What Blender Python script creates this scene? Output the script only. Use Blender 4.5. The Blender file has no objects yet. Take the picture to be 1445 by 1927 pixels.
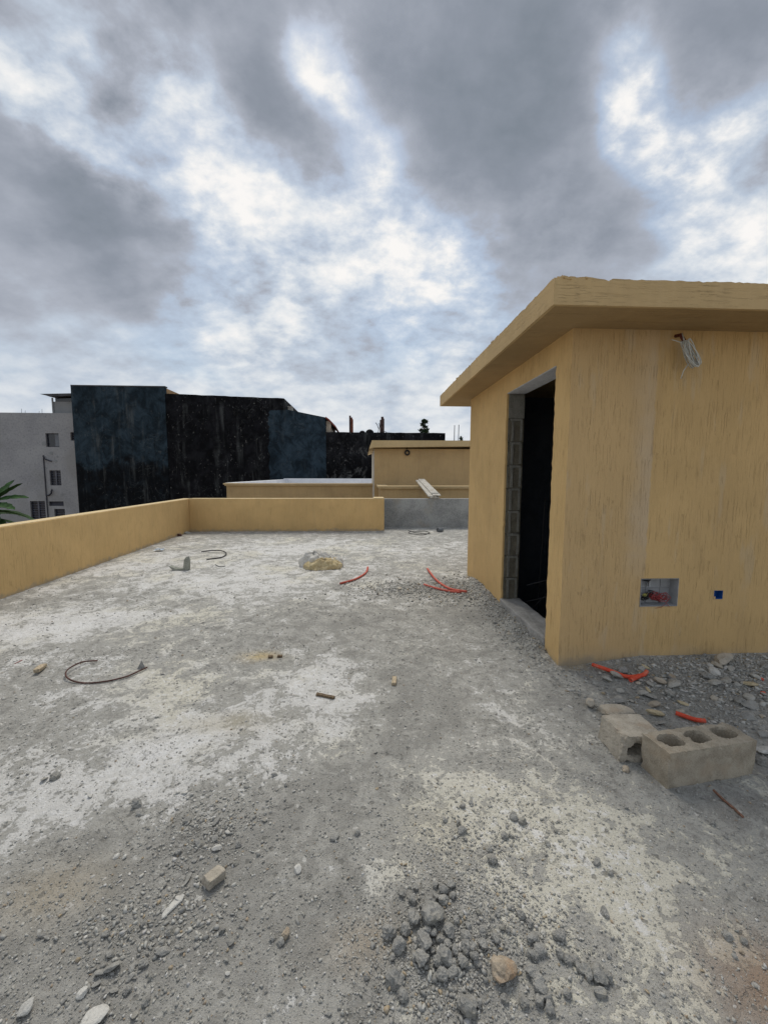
import bpy, bmesh, math, random
import numpy as np
from mathutils import Vector, Matrix, noise as mn
random.seed(7); RNG = np.random.default_rng(7)
S = bpy.context.scene
COL = S.collection
# ------------------------------------------------------------------ camera
CAM_H = 1.4
PITCH, YAW, ROLL, FPX = .0938, .0499, .0025, 750.0      # focal length in pixels of a 1445 px wide frame
def cam_axes():
    cy, sy = math.cos(YAW), math.sin(YAW); cp, sp = math.cos(PITCH), math.sin(PITCH); cr, sr = math.cos(ROLL), math.sin(ROLL)
    A = np.array([[1, 0, 0], [0, 0, -1], [0, 1, 0]], float)
    Y = np.array([[cy, -sy, 0], [sy, cy, 0], [0, 0, 1]])
    P = np.array([[1, 0, 0], [0, cp, -sp], [0, sp, cp]])
    R = np.array([[cr, -sr, 0], [sr, cr, 0], [0, 0, 1]])
    return R @ P @ A @ Y
MX = cam_axes()
cd = bpy.data.cameras.new('camera'); cam = bpy.data.objects.new('camera', cd); COL.objects.link(cam)
cd.sensor_fit = 'HORIZONTAL'; cd.sensor_width = 36; cd.lens = FPX / 1445 * 36
cd.clip_start = .05; cd.clip_end = 5000
m = Matrix.Identity(4)
for i in range(3):
    m[i][0] = MX[0][i]; m[i][1] = -MX[1][i]; m[i][2] = -MX[2][i]
m[2][3] = CAM_H
cam.matrix_world = m
S.camera = cam
def ray(px, py):
    d = MX.T @ np.array([(px - 722.5) / FPX, (py - 963.5) / FPX, 1.0]); return d
def G(px, py, z=0.0):
    d = ray(px, py); t = (z - CAM_H) / d[2]; return (d[0] * t, d[1] * t)
# ------------------------------------------------------------------ sun and view
S.render.resolution_x = 767; S.render.resolution_y = 1024
S.view_settings.view_transform = 'Standard'; S.view_settings.look = 'None'
S.view_settings.exposure = 0.55; S.view_settings.gamma = 1.0
SUN_EL, SUN_AZ = math.radians(58), math.radians(-6)    # azimuth from +Y, clockwise
sl = bpy.data.lights.new('sun', 'SUN'); so = bpy.data.objects.new('sun', sl); COL.objects.link(so)
sl.energy = 1.5; sl.angle = math.radians(24); sl.color = (1, .93, .82)
sd = Vector((math.sin(SUN_AZ) * math.cos(SUN_EL), math.cos(SUN_AZ) * math.cos(SUN_EL), math.sin(SUN_EL)))
so.rotation_euler = sd.to_track_quat('Z', 'Y').to_euler()
so.location = sd * 30
# ------------------------------------------------------------------ node helper
class NT:
    def __init__(s, tree): s.t = tree; s.n = tree.nodes; s.l = tree.links
    def new(s, typ, **kw):
        n = s.n.new(typ)
        for k, v in kw.items(): setattr(n, k, v)
        return n
    def put(s, sock, v):
        if isinstance(v, bpy.types.NodeSocket): s.l.new(v, sock)
        elif v is not None: sock.default_value = v
    def math(s, op, a, b=None, c=None, clamp=False):
        n = s.new('ShaderNodeMath', operation=op, use_clamp=clamp)
        s.put(n.inputs[0], a); s.put(n.inputs[1], b); s.put(n.inputs[2], c); return n.outputs[0]
    def vmath(s, op, a, b=None, scale=None):
        n = s.new('ShaderNodeVectorMath', operation=op)
        s.put(n.inputs[0], a); s.put(n.inputs[1], b)
        if scale is not None: s.put(n.inputs['Scale'], scale)
        return n.outputs['Value'] if op in ('DOT_PRODUCT', 'LENGTH') else n.outputs[0]
    def noise(s, vec, scale=5, detail=4, rough=.55, lac=2.0, dist=0, color=False):
        n = s.new('ShaderNodeTexNoise'); s.put(n.inputs['Vector'], vec)
        n.inputs['Scale'].default_value = scale; n.inputs['Detail'].default_value = detail
        n.inputs['Roughness'].default_value = rough; n.inputs['Lacunarity'].default_value = lac; n.inputs['Distortion'].default_value = dist
        return n.outputs['Color'] if color else n.outputs['Fac']
    def voro(s, vec, scale=5, feature='F1'):
        n = s.new('ShaderNodeTexVoronoi', feature=feature); s.put(n.inputs['Vector'], vec); n.inputs['Scale'].default_value = scale
        return n
    def ramp(s, f, lo, hi, a=0.0, b=1.0):
        n = s.new('ShaderNodeMapRange'); n.clamp = True; n.interpolation_type = 'SMOOTHSTEP'
        s.put(n.inputs[0], f); n.inputs[1].default_value = lo; n.inputs[2].default_value = hi; s.put(n.inputs[3], a); s.put(n.inputs[4], b)
        return n.outputs[0]
    def mix(s, f, a, b, mode='MIX'):
        n = s.new('ShaderNodeMix', data_type='RGBA', blend_type=mode)
        s.put(n.inputs[0], f)
        for i, v in ((6, a), (7, b)):
            s.put(n.inputs[i], (v + (1,)) if isinstance(v, tuple) and len(v) == 3 else v)
        return n.outputs[2]
    def scl(s, vec, v):
        n = s.new('ShaderNodeVectorMath', operation='MULTIPLY'); s.put(n.inputs[0], vec); n.inputs[1].default_value = v; return n.outputs[0]
    def xyz(s, vec):
        n = s.new('ShaderNodeSeparateXYZ'); s.put(n.inputs[0], vec); return n.outputs
    def comb(s, x, y, z):
        n = s.new('ShaderNodeCombineXYZ'); s.put(n.inputs[0], x); s.put(n.inputs[1], y); s.put(n.inputs[2], z); return n.outputs[0]
    def bump(s, h, strength=.5, dist=.01, prev=None):
        n = s.new('ShaderNodeBump'); n.inputs['Strength'].default_value = strength; n.inputs['Distance'].default_value = dist
        s.put(n.inputs['Height'], h)
        if prev is not None: s.put(n.inputs['Normal'], prev)
        return n.outputs[0]
# ------------------------------------------------------------------ world: broken cloud over a physical sky
W = bpy.data.worlds.new('World'); S.world = W; W.use_nodes = True
t = NT(W.node_tree); t.n.clear()
sky = t.new('ShaderNodeTexSky', sky_type='NISHITA'); sky.sun_disc = False
sky.sun_elevation = SUN_EL; sky.sun_rotation = SUN_AZ; sky.air_density = 1.3; sky.dust_density = .6
tc = t.new('ShaderNodeTexCoord').outputs['Generated']
dirv = t.vmath('NORMALIZE', tc)
x_, y_, z_ = t.xyz(dirv)
zc = t.math('ADD', t.math('MAXIMUM', z_, 0.0), .42)
plane = t.comb(t.math('DIVIDE', x_, zc), t.math('DIVIDE', y_, zc), .37)
wn = t.noise(plane, 2.4, 6, .58, color=True)
warp = t.vmath('SCALE', t.vmath('SUBTRACT', wn, (.5, .5, .5)), scale=.11)
dw = t.vmath('NORMALIZE', t.vmath('ADD', dirv, warp))
BL = [  # frame position, spread, amount: dark heaps and bright breaks of the cloud layer
 (950, 60, 260, -.34), (1090, 310, 140, -.42), (960, 300, 150, -.26), (820, 200, 110, -.20), (1180, 370, 60, -.16), (600, 215, 70, -.32), (500, 180, 60, -.16), (420, 40, 150, -.18), (680, 230, 60, -.18),
 (130, 440, 150, -.30), (300, 450, 110, -.30), (30, 380, 110, -.26), (60, 560, 130, -.24), (1330, 110, 110, -.30), (1430, 330, 80, -.20), (1020, 440, 90, -.14),
 (1230, 500, 80, -.22), (640, 590, 60, -.12), (120, 170, 110, -.10), (740, 20, 150, -.16), (1230, 20, 120, -.12), (560, 300, 60, -.08), (620, 370, 60, -.14), (480, 340, 40, -.06),
 (650, 165, 42, .62), (605, 140, 36, .45), (625, 195, 34, .35), (575, 95, 30, .2), (240, 325, 40, .5), (170, 285, 45, .45), (100, 235, 45, .40), (40, 190, 40, .4), (340, 220, 60, .40), (380, 290, 60, .45), (440, 310, 50, .35), (160, 110, 40, .25), (90, 170, 40, .2), (700, 295, 45, .34), (720, 250, 30, .14), (1185, 215, 38, .95), (1230, 265, 45, .85), (1290, 310, 55, .65), (1390, 240, 50, .45), (1200, 40, 60, .45), (1420, 430, 60, .25), (1190, 120, 40, .3),
 (600, 440, 70, .40), (700, 450, 70, .40), (800, 480, 60, .38), (470, 400, 60, .34), (390, 380, 40, .22), (1080, 420, 45, .34), (960, 400, 45, .34), (20, 175, 35, .36), (880, 510, 60, .26),
 (420, 600, 90, .20), (870, 560, 70, .20), (1370, 420, 70, .26), (1280, 400, 50, .22), (150, 600, 80, .12), (340, 520, 40, .14), (730, 540, 50, .16), (560, 520, 50, .16), (860, 660, 40, .14), (250, 90, 70, .06), (1300, 470, 50, .10)]
acc = None
for px, py, r, a in BL:
    d = ray(px, py); L = np.linalg.norm(d); d = d / L
    sig = r * 1.0 / FPX / L; k = 1 / sig ** 2
    dot = t.vmath('DOT_PRODUCT', dw, tuple(float(v) for v in d))
    e = t.math('EXPONENT', t.math('MULTIPLY_ADD', dot, k, -k))
    acc = t.math('MULTIPLY_ADD', e, a * (.80 if a < 0 else 1.05), acc if acc is not None else .0)
n1 = t.noise(plane, 4.2, 9, .55, dist=.15)
n2 = t.noise(t.scl(plane, (1.0, 1.25, 1)), 11.0, 9, .60, dist=.1)
vr = t.voro(t.vmath('ADD', plane, t.vmath('SCALE', wn, scale=.35)), 9.0, 'SMOOTH_F1'); vr.inputs['Smoothness'].default_value = .6
puff = t.math('SUBTRACT', .42, vr.outputs['Distance'])
acc = t.math('MULTIPLY', t.math('TANH', t.math('MULTIPLY', acc, 1.9)), .40)
lit = t.ramp(acc, -.32, .15, .72, 1.35)
acc = t.math('ADD', t.math('ADD', acc, .52), t.math('MULTIPLY', t.math('SUBTRACT', n1, .5), t.math('MULTIPLY', lit, .85)))
acc = t.math('ADD', acc, t.math('MULTIPLY', t.math('SUBTRACT', n2, .5), t.math('MULTIPLY', t.math('MULTIPLY', lit, lit), t.ramp(z_, .02, .34, .30, .66))))
acc = t.math('ADD', acc, t.math('MULTIPLY', puff, .20))
hz = t.ramp(z_, .0, .58, 1.0, 0.0)
acc = t.math('ADD', t.math('MULTIPLY', acc, t.math('SUBTRACT', 1.0, t.math('MULTIPLY', hz, .45))), t.math('MULTIPLY', hz, .49))
cr = t.new('ShaderNodeValToRGB'); t.put(cr.inputs[0], acc)
el = cr.color_ramp.elements
el[0].position = .0; el[0].color = (.195, .228, .27, 1)
el[1].position = 1.0; el[1].color = (.93, .91, .89, 1)
for p, c in ((.22, (.27, .30, .355)), (.45, (.40, .43, .495)), (.62, (.52, .585, .675)), (.8, (.74, .77, .80))):
    e = el.new(p); e.color = c + (1,)
nb = t.noise(plane, 1.1, 5, .5, dist=.3)
blue = t.math('MULTIPLY', t.ramp(nb, .50, .66), t.ramp(acc, .38, .58))
blue = t.math('MULTIPLY', blue, t.ramp(acc, .95, .72))
bg1 = t.new('ShaderNodeBackground'); t.put(bg1.inputs[0], cr.outputs[0]); bg1.inputs[1].default_value = .70
bg2 = t.new('ShaderNodeBackground'); t.put(bg2.inputs[0], sky.outputs[0]); bg2.inputs[1].default_value = .07
mixs = t.new('ShaderNodeMixShader'); t.put(mixs.inputs[0], t.math('MULTIPLY', t.math('MULTIPLY', blue, t.ramp(z_, .08, .22)), .34)); t.l.new(bg1.outputs[0], mixs.inputs[1]); t.l.new(bg2.outputs[0], mixs.inputs[2])
wo = t.new('ShaderNodeOutputWorld'); t.l.new(mixs.outputs[0], wo.inputs[0])
W.cycles.sampling_method = 'MANUAL'; W.cycles.sample_map_resolution = 512
# ------------------------------------------------------------------ materials
def material(name, fn, rough=.9, spec=.3):
    m = bpy.data.materials.new(name); m.use_nodes = True
    t = NT(m.node_tree); t.n.clear()
    b = t.new('ShaderNodeBsdfPrincipled'); o = t.new('ShaderNodeOutputMaterial'); t.l.new(b.outputs[0], o.inputs[0])
    b.inputs['Roughness'].default_value = rough; b.inputs['Specular IOR Level'].default_value = spec
    geo = t.new('ShaderNodeNewGeometry').outputs['Position']
    c, nrm = fn(t, geo)
    t.put(b.inputs['Base Color'], (c + (1,)) if isinstance(c, tuple) else c)
    if nrm is not None: t.put(b.inputs['Normal'], nrm)
    m['bsdf'] = b.name
    return m
def crepi(name, col, axis='z', patch=False, dark=.21, s=1.0):
    """scraped mineral render: fine worm grooves running along one axis"""
    def fn(t, P):
        k = {'z': (1, 1, .038), 'x': (.045, 1, 1), 'y': (1, .045, 1)}[axis]
        Q = t.scl(P, k)
        wob = t.vmath('ADD', Q, t.vmath('SCALE', t.vmath('SUBTRACT', t.noise(P, 9, 2, color=True), (.5, .5, .5)), scale=.012))
        g1 = t.noise(wob, 120 * s, 3, .62); g2 = t.noise(wob, 70 * s, 2, .6); g3 = t.noise(P, 230 * s, 2, .7)
        groove = t.ramp(g1, .45, .34)                     # 1 inside a groove
        broken = t.ramp(t.noise(P, 6, 4), .36, .62, .25, 1.0)
        groove = t.math('MULTIPLY', groove, broken)
        thin = t.math('MULTIPLY', t.ramp(g2, .33, .29), t.ramp(t.noise(P, 4, 2), .45, .6))
        big = t.noise(P, 1.1, 5, .6)
        c = t.mix(t.ramp(big, .35, .65), tuple(v * .92 for v in col), tuple(v * 1.06 for v in col))
        c = t.mix(t.math('MULTIPLY', t.ramp(t.noise(t.scl(P, (1, 1, .25)), 14, 5, .65), .48, .66), .28), c, tuple(v * f for v, f in zip(col, (1.12, 1.14, 1.2))))
        c = t.mix(t.math('MULTIPLY', t.ramp(t.noise(t.scl(P, (1, 1, .12)), 5.5, 4, .6), .50, .70), .30), c, tuple(v * f for v, f in zip(col, (.80, .80, .86))))
        if patch:
            X, Y, Z = t.xyz(P)
            jit = t.math('MULTIPLY', t.math('SUBTRACT', t.noise(P, 5, 4), .5), .16)
            xx = t.math('ADD', X, jit)
            jit2 = t.math('MULTIPLY', t.math('SUBTRACT', t.noise(P, 16, 4), .5), .035)
            edge = t.ramp(t.math('ADD', X, jit2), 2.045, 2.03)
            band = t.math('MULTIPLY', edge, t.ramp(xx, 1.84, 2.02))
            band = t.math('MULTIPLY', band, t.ramp(Z, 2.2, 1.5, .45, 1.0))
            band = t.math('MULTIPLY', band, t.ramp(t.math('ADD', Z, t.math('MULTIPLY', jit, 2)), .60, .9))
            c = t.mix(t.math('MULTIPLY', edge, .35), c, (.52, .37, .21))
            c = t.mix(t.math('MULTIPLY', band, .60), c, (.56, .45, .32))
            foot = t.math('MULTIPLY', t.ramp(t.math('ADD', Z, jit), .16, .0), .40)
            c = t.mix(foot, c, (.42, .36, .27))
            c = t.mix(t.math('MULTIPLY', t.ramp(t.noise(t.scl(P, (1, 1, .2)), 8, 4), .56, .66), .25), c, (.55, .48, .36))
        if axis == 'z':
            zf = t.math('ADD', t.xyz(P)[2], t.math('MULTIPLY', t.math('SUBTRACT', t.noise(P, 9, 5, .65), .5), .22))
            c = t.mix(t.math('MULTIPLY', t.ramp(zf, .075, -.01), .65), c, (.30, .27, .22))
            run = t.math('MULTIPLY', t.ramp(t.noise(t.scl(P, (1, 1, .05)), 3.3, 4, .6), .56, .74), t.ramp(t.noise(P, .9, 3), .4, .65))
            c = t.mix(t.math('MULTIPLY', run, .35), c, tuple(v * f for v, f in zip(col, (.74, .72, .78))))
        c = t.mix(t.math('MULTIPLY', groove, dark), c, tuple(v * f for v, f in zip(col, (.42, .38, .36))))
        c = t.mix(t.math('MULTIPLY', thin, dark * .7), c, tuple(v * f for v, f in zip(col, (.5, .46, .42))))
        c = t.mix(t.math('MULTIPLY', t.ramp(g3, .52, .70), .22), c, tuple(v * 1.2 for v in col))
        h = t.math('SUBTRACT', t.math('MULTIPLY', g3, .4), t.math('ADD', groove, t.math('MULTIPLY', thin, .6)))
        h = t.math('ADD', h, t.math('MULTIPLY', t.noise(wob, 40 * s, 3), .8))
        nrm = t.bump(h, .8, .0032)
        nrm = t.bump(t.noise(P, 3.5, 3), .35, .02, nrm)
        return c, nrm
    return material(name, fn, .92, .2)
OCH = (.64, .435, .195)
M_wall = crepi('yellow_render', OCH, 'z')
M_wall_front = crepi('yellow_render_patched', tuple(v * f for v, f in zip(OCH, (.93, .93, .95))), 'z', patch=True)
M_fascia_x = crepi('fascia_render', (.54, .39, .20), 'x', dark=.15)
M_fascia_y = crepi('fascia_render_side', (.54, .39, .20), 'y', dark=.15)
M_far_wall = crepi('pale_render', (.49, .35, .18), 'z', dark=.25, s=.6)
def cement(name, a, b, sc=6, bs=.5, bd=.006, warm=None, fine=90, rough=.93):
    def fn(t, P):
        n = t.noise(P, sc, 7, .65, dist=.3); f = t.noise(P, fine, 4, .7)
        c = t.mix(t.ramp(n, .33, .67), a, b)
        c = t.mix(t.math('MULTIPLY', t.ramp(f, .35, .7), .35), c, tuple(min(1, v * 1.35) for v in b))
        c = t.mix(t.math('MULTIPLY', t.ramp(f, .45, .3), .5), c, tuple(v * .55 for v in a))
        if warm: c = t.mix(t.math('MULTIPLY', t.ramp(t.noise(P, sc * .7, 3), .52, .68), .5), c, warm)
        h = t.math('ADD', t.math('MULTIPLY', n, .6), t.math('MULTIPLY', f, .6))
        return c, t.bump(h, bs, bd)
    return material(name, fn, rough, .25)
M_block = cement('cinder_block', (.27, .235, .18), (.43, .38, .30), 14, 1.0, .006, (.40, .32, .23), 190)
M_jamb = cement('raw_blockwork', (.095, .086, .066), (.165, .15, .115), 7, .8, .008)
M_mortar = cement('mortar', (.27, .26, .235), (.42, .41, .37), 12, .8, .006)
M_greywall = cement('grey_cement_render', (.22, .225, .22), (.36, .365, .355), 2.2, .3, .004, (.33, .29, .22), 40)
M_lintel = cement('pale_plaster', (.45, .46, .48), (.56, .57, .60), 5, .4, .004)
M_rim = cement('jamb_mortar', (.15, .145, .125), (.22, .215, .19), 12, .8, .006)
M_sill = cement('sill_cement', (.23, .225, .21), (.36, .35, .33), 8, .9, .008)
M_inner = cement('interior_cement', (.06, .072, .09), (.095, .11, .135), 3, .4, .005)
M_white_par = cement('white_parapet_inside', (.62, .63, .66), (.74, .75, .77), 1.5, .2, .005)
M_cap = cement('cap_render', (.60, .50, .34), (.68, .58, .42), 3, .2, .004, None, 50)
M_whitebld = cement('stained_white_facade', (.255, .26, .275), (.33, .335, .345), .5, .2, .01, (.25, .25, .24), 8)
M_penthouse = cement('grey_green_plaster', (.22, .235, .24), (.28, .29, .30), 1, .2, .01)
M_plank = cement('cement_caked_wood', (.34, .32, .27), (.55, .53, .48), 10, .6, .004, (.30, .25, .18), 60)
M_stone = cement('cement_lump', (.22, .218, .205), (.36, .355, .33), 26, 1.0, .010, (.36, .34, .28), 170)
M_stone_pale = cement('pale_lump', (.40, .395, .37), (.55, .54, .50), 30, .9, .004, None, 200)
M_stone_tan = cement('tan_lump', (.26, .21, .155), (.42, .36, .28), 24, .9, .006, (.36, .22, .12), 200)
M_slab = cement('old_block_piece', (.30, .27, .22), (.46, .42, .35), 12, .9, .004, (.36, .28, .2), 150)
M_chip_yel = cement('yellow_plaster_chip', (.38, .32, .20), (.50, .42, .28), 20, .6, .003, None, 120)
M_shard = cement('green_grey_shard', (.22, .225, .19), (.33, .335, .29), 14, .5, .003)
def plain(name, col, rough=.6, spec=.4, var=.15, sc=20, metal=0):
    def fn(t, P):
        n = t.noise(P, sc, 5, .6)
        return t.mix(t.ramp(n, .35, .65), tuple(v * (1 - var) for v in col), tuple(min(1, v * (1 + var)) for v in col)), t.bump(n, .2, .002)
    m = material(name, fn, rough, spec); m.node_tree.nodes[m['bsdf']].inputs['Metallic'].default_value = metal; return m
M_orange = cement('orange_conduit', (.55, .06, .03), (.70, .10, .05), 30, .3, .002, (.52, .22, .15), 150, .55)
M_orange_dusty = cement('dusty_orange_conduit', (.42, .075, .05), (.55, .13, .09), 25, .3, .002, (.45, .25, .2), 150, .7)
M_hose = plain('black_hose', (.02, .02, .02), .5, .4)
M_rebar = plain('rusty_rod', (.085, .04, .032), .75, .3, .4, 60)
M_darkrod = plain('dark_rod', (.03, .03, .032), .7, .3, .3, 60)
M_wood = plain('wood_scrap', (.15, .11, .07), .85, .2, .4, 70)
M_wood_pale = plain('pale_wood_scrap', (.40, .33, .23), .85, .2, .35, 70)
M_whiteplastic = plain('white_plastic', (.34, .35, .36), .4, .5, .08)
M_cable = plain('white_cable', (.52, .53, .50), .5, .4, .12, 60)
M_redwire = plain('red_wire', (.30, .035, .035), .4, .5, .2)
M_blackwire = plain('black_wire', (.02, .02, .022), .4, .5, .2)
M_yelwire = plain('yellow_wire', (.35, .33, .08), .4, .5, .2)
M_blue = plain('blue_plastic', (.015, .09, .33), .45, .5, .15)
M_glass = plain('dark_glass', (.012, .014, .022), .15, .6, .2, 2)
M_glass2 = plain('grey_glass', (.09, .10, .12), .15, .6, .2, 2)
M_louvre = plain('louvre_slats', (.085, .09, .115), .4, .5, .2, 3)
M_frame_dark = plain('dark_frame', (.03, .032, .045), .5, .4)
M_brick = plain('red_brick', (.22, .075, .045), .9, .2, .35, 6)
M_brick2 = plain('brown_brick', (.10, .065, .058), .9, .2, .35, 6)
M_tan = plain('tan_side_wall', (.46, .29, .15), .9, .2, .15, 2)
M_cream = plain('cream_wall', (.50, .44, .36), .9, .2, .1, 2)
M_redroof = plain('red_roof_edge', (.22, .055, .04), .8, .2, .2, 3)
M_tin = plain('roof_sheet', (.06, .06, .065), .6, .3, .3, 2)
M_leaf = plain('banana_leaf', (.032, .075, .022), .75, .15, .4, 7)
M_leaf_dark = plain('tree_leaves', (.022, .045, .018), .6, .3, .5, 3)
M_trunk = plain('trunk', (.12, .09, .06), .9, .2, .3, 9)
M_metal = plain('tin_metal', (.45, .46, .48), .3, .5, .1, 30, .8)
M_pvc = plain('grey_pvc', (.13, .14, .15), .45, .5, .2, 30)
M_paleblue = plain('pale_blue_wrapper', (.42, .50, .58), .4, .5, .15, 30)
def bitumen(name, top, low, split, streak=.5, specks=.6, smear=0.0):
    """bitumen coat on a party wall: dull patches, runs of pale lime and peeled flecks"""
    def fn(t, P):
        X, Y, Z = t.xyz(P)
        n = t.noise(P, .55, 7, .62, dist=.4)
        zz = t.math('ADD', Z, t.math('MULTIPLY', t.math('SUBTRACT', n, .5), 4.5))
        f = t.ramp(zz, split - .35, split + .35)
        c = t.mix(f, low, top)
        mott = t.noise(t.scl(P, (1, 1, .8)), 1.3, 9, .74, dist=.6)
        c = t.mix(t.math('MULTIPLY', t.ramp(mott, .42, .66), t.math('MULTIPLY_ADD', f, .75, .22)), c, tuple(v * 2.2 + .008 for v in top))
        c = t.mix(t.math('MULTIPLY', t.ramp(mott, .50, .34), .6), c, tuple(v * .35 for v in top))
        st = t.noise(t.scl(P, (1, 1, .09)), 2.4, 6, .65)
        st = t.math('MULTIPLY', t.ramp(st, .52, .72), t.ramp(t.noise(P, .8, 4), .38, .60))
        c = t.mix(t.math('MULTIPLY', st, streak), c, (.13, .14, .14))
        pn = t.noise(t.scl(P, (1, 1, .6)), 6.5, 5, .66)
        pm = t.ramp(t.noise(P, .42, 3), .36, .56)
        pk = t.math('MULTIPLY', t.ramp(pn, .62, .67), pm)
        c = t.mix(t.math('MULTIPLY', pk, specks), c, (.17, .17, .165))
        ck = t.math('MULTIPLY', t.ramp(t.math('ABSOLUTE', t.math('SUBTRACT', t.noise(P, .9, 5, .6, dist=1.0), .5)), .008, .0), t.ramp(t.noise(P, .6, 2), .45, .6))
        c = t.mix(t.math('MULTIPLY', ck, .5 * streak + .1), c, (.16, .17, .17))
        if smear:
            sm = t.math('MULTIPLY', t.ramp(t.noise(t.scl(P, (1, 1, .8)), 1.6, 8, .72, dist=.5), .53, .70), t.ramp(zz, 4.0, 2.6))
            c = t.mix(t.math('MULTIPLY', sm, smear), c, (.17, .17, .165))
        return c, t.bump(t.noise(P, 4, 5), .3, .03)
    return material(name, fn, .85, .15)
M_bit_tower = bitumen('bitumen_navy', (.012, .022, .031), (.0018, .002, .003), 2.3, .50, .28)
M_bit_main = bitumen('bitumen_black', (.0022, .0024, .0038), (.002, .0022, .0033), 0, .40, .8)
M_bit_teal = bitumen('bitumen_teal', (.0125, .0225, .032), (.010, .018, .026), 0, .35, .15)
M_bit_low = bitumen('bitumen_black_smeared', (.0022, .0024, .0035), (.002, .002, .003), 2.5, .3, .45, .8)
# ------------------------------------------------------------------ mesh helper
class MB:
    def __init__(s): s.v = []; s.f = []; s.m = []; s.cur = 0
    def add(s, V, F):
        o = len(s.v); s.v += [tuple(map(float, p)) for p in V]; s.f += [tuple(o + i for i in f) for f in F]; s.m += [s.cur] * len(F); return s
    def box(s, a, b, M=None):
        (x0, y0, z0), (x1, y1, z1) = a, b
        V = [(x0, y0, z0), (x1, y0, z0), (x1, y1, z0), (x0, y1, z0), (x0, y0, z1), (x1, y0, z1), (x1, y1, z1), (x0, y1, z1)]
        if M is not None: V = [M @ Vector(p) for p in V]
        return s.add(V, [(0, 3, 2, 1), (4, 5, 6, 7), (0, 1, 5, 4), (1, 2, 6, 5), (2, 3, 7, 6), (3, 0, 4, 7)])
    def tube(s, pts, r, n=8, caps=True, hollow=0):
        P = [Vector(p) for p in pts]; R = r if isinstance(r, (list, tuple)) else [r] * len(P)
        V = []; F = []; up = Vector((0, 0, 1)); prev = None
        for i, p in enumerate(P):
            d = (P[min(i + 1, len(P) - 1)] - P[max(i - 1, 0)]).normalized()
            if prev is None:
                a = d.cross(up)
                if a.length < .05: a = d.cross(Vector((0, 1, 0)))
                a.normalize()
            else:
                a = (prev - d * prev.dot(d)).normalized()
            prev = a; b = d.cross(a)
            for k in range(n):
                th = 2 * math.pi * k / n; V.append(p + (a * math.cos(th) + b * math.sin(th)) * R[i])
        for i in range(len(P) - 1):
            for k in range(n):
                k2 = (k + 1) % n; F.append((i * n + k, i * n + k2, (i + 1) * n + k2, (i + 1) * n + k))
        if hollow:
            o = len(V)
            for end in (0, len(P) - 1):
                c = P[end]; inw = (P[1] - P[0]).normalized() * hollow * 3 if end == 0 else (P[-2] - P[-1]).normalized() * hollow * 3
                base = end * n; st = len(V)
                for k in range(n): V.append(c + (Vector(V[base + k]) - c) * hollow)
                for k in range(n): V.append(c + (Vector(V[base + k]) - c) * hollow + inw * R[0] )
                for k in range(n):
                    k2 = (k + 1) % n
                    F.append((base + k, base + k2, st + k2, st + k)); F.append((st + k, st + k2, st + n + k2, st + n + k))
                F.append(tuple(st + n + k for k in range(n)))
        elif caps:
            F.append(tuple(range(n))[::-1]); F.append(tuple((len(P) - 1) * n + k for k in range(n)))
        return s.add(V, F)
    def prism(s, poly, off):
        """closed polygon (list of 3D points, coplanar) extruded by off"""
        n = len(poly); off = Vector(off); V = [Vector(p) for p in poly] + [Vector(p) + off for p in poly]
        F = [tuple(range(n))[::-1], tuple(range(n, 2 * n))] + [(i, (i + 1) % n, n + (i + 1) % n, n + i) for i in range(n)]
        return s.add(V, F)
    def build(s, name, mat, parent=None, smooth=False, bevel=0, loc=None, rot=None):
        me = bpy.data.meshes.new(name); base = Vector((0, 0, 0))
        if parent is not None: base = wloc(parent)
        if loc is not None: base = base + Vector((0, 0, 0))
        V = [(p[0] - base.x, p[1] - base.y, p[2] - base.z) for p in s.v] if parent is not None and loc is None else s.v
        me.from_pydata(V, [], s.f)
        mats = mat if isinstance(mat, (list, tuple)) else [mat]
        for mm in mats: me.materials.append(mm)
        if len(mats) > 1:
            for p, k in zip(me.polygons, s.m): p.material_index = k
        bm = bmesh.new(); bm.from_mesh(me); bmesh.ops.recalc_face_normals(bm, faces=bm.faces)
        if bevel:
            ed = [e for e in bm.edges if len(e.link_faces) == 2 and e.calc_face_angle(0) > .6]
            bmesh.ops.bevel(bm, geom=ed, offset=bevel, segments=2, affect='EDGES', profile=.6)
        big = [f for f in bm.faces if len(f.verts) > 8]
        if big: bmesh.ops.triangulate(bm, faces=big)
        if smooth:
            for f in bm.faces: f.smooth = True
        bm.to_mesh(me); bm.free()
        o = bpy.data.objects.new(name, me); COL.objects.link(o)
        if parent is not None: o.parent = parent
        if loc is not None: o.location = loc
        if rot is not None: o.rotation_euler = rot
        return o
def wloc(o):
    v = Vector(o.location)
    while o.parent: o = o.parent; v = v + Vector(o.location)
    return v
def tag(o, label=None, cat=None, group=None, kind=None):
    if label: o['label'] = label
    if cat: o['category'] = cat
    if group: o['group'] = group
    if kind: o['kind'] = kind
    return o
def empty(name, loc, label, cat, group=None):
    o = bpy.data.objects.new(name, None); COL.objects.link(o); o.location = loc; o.empty_display_size = .1
    return tag(o, label, cat, group)
def roughen(o, cut, amp, scale, seed=0.0, keep=None):
    """subdivide an object's mesh and push its vertices about, for broken cement edges"""
    bm = bmesh.new(); bm.from_mesh(o.data)
    if cut: bmesh.ops.subdivide_edges(bm, edges=[e for e in bm.edges if e.calc_length() > cut], cuts=max(1, int(max(e.calc_length() for e in bm.edges) / cut / 2)), use_grid_fill=True)
    bm.normal_update()
    for v in bm.verts:
        p = v.co
        if keep and keep(p): continue
        q = p * scale + Vector((seed, seed * 2, 0))
        n = mn.noise_vector(q) + .5 * mn.noise_vector(q * 2.3)
        v.co = p + n * amp
    bm.to_mesh(o.data); bm.free()
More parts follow.
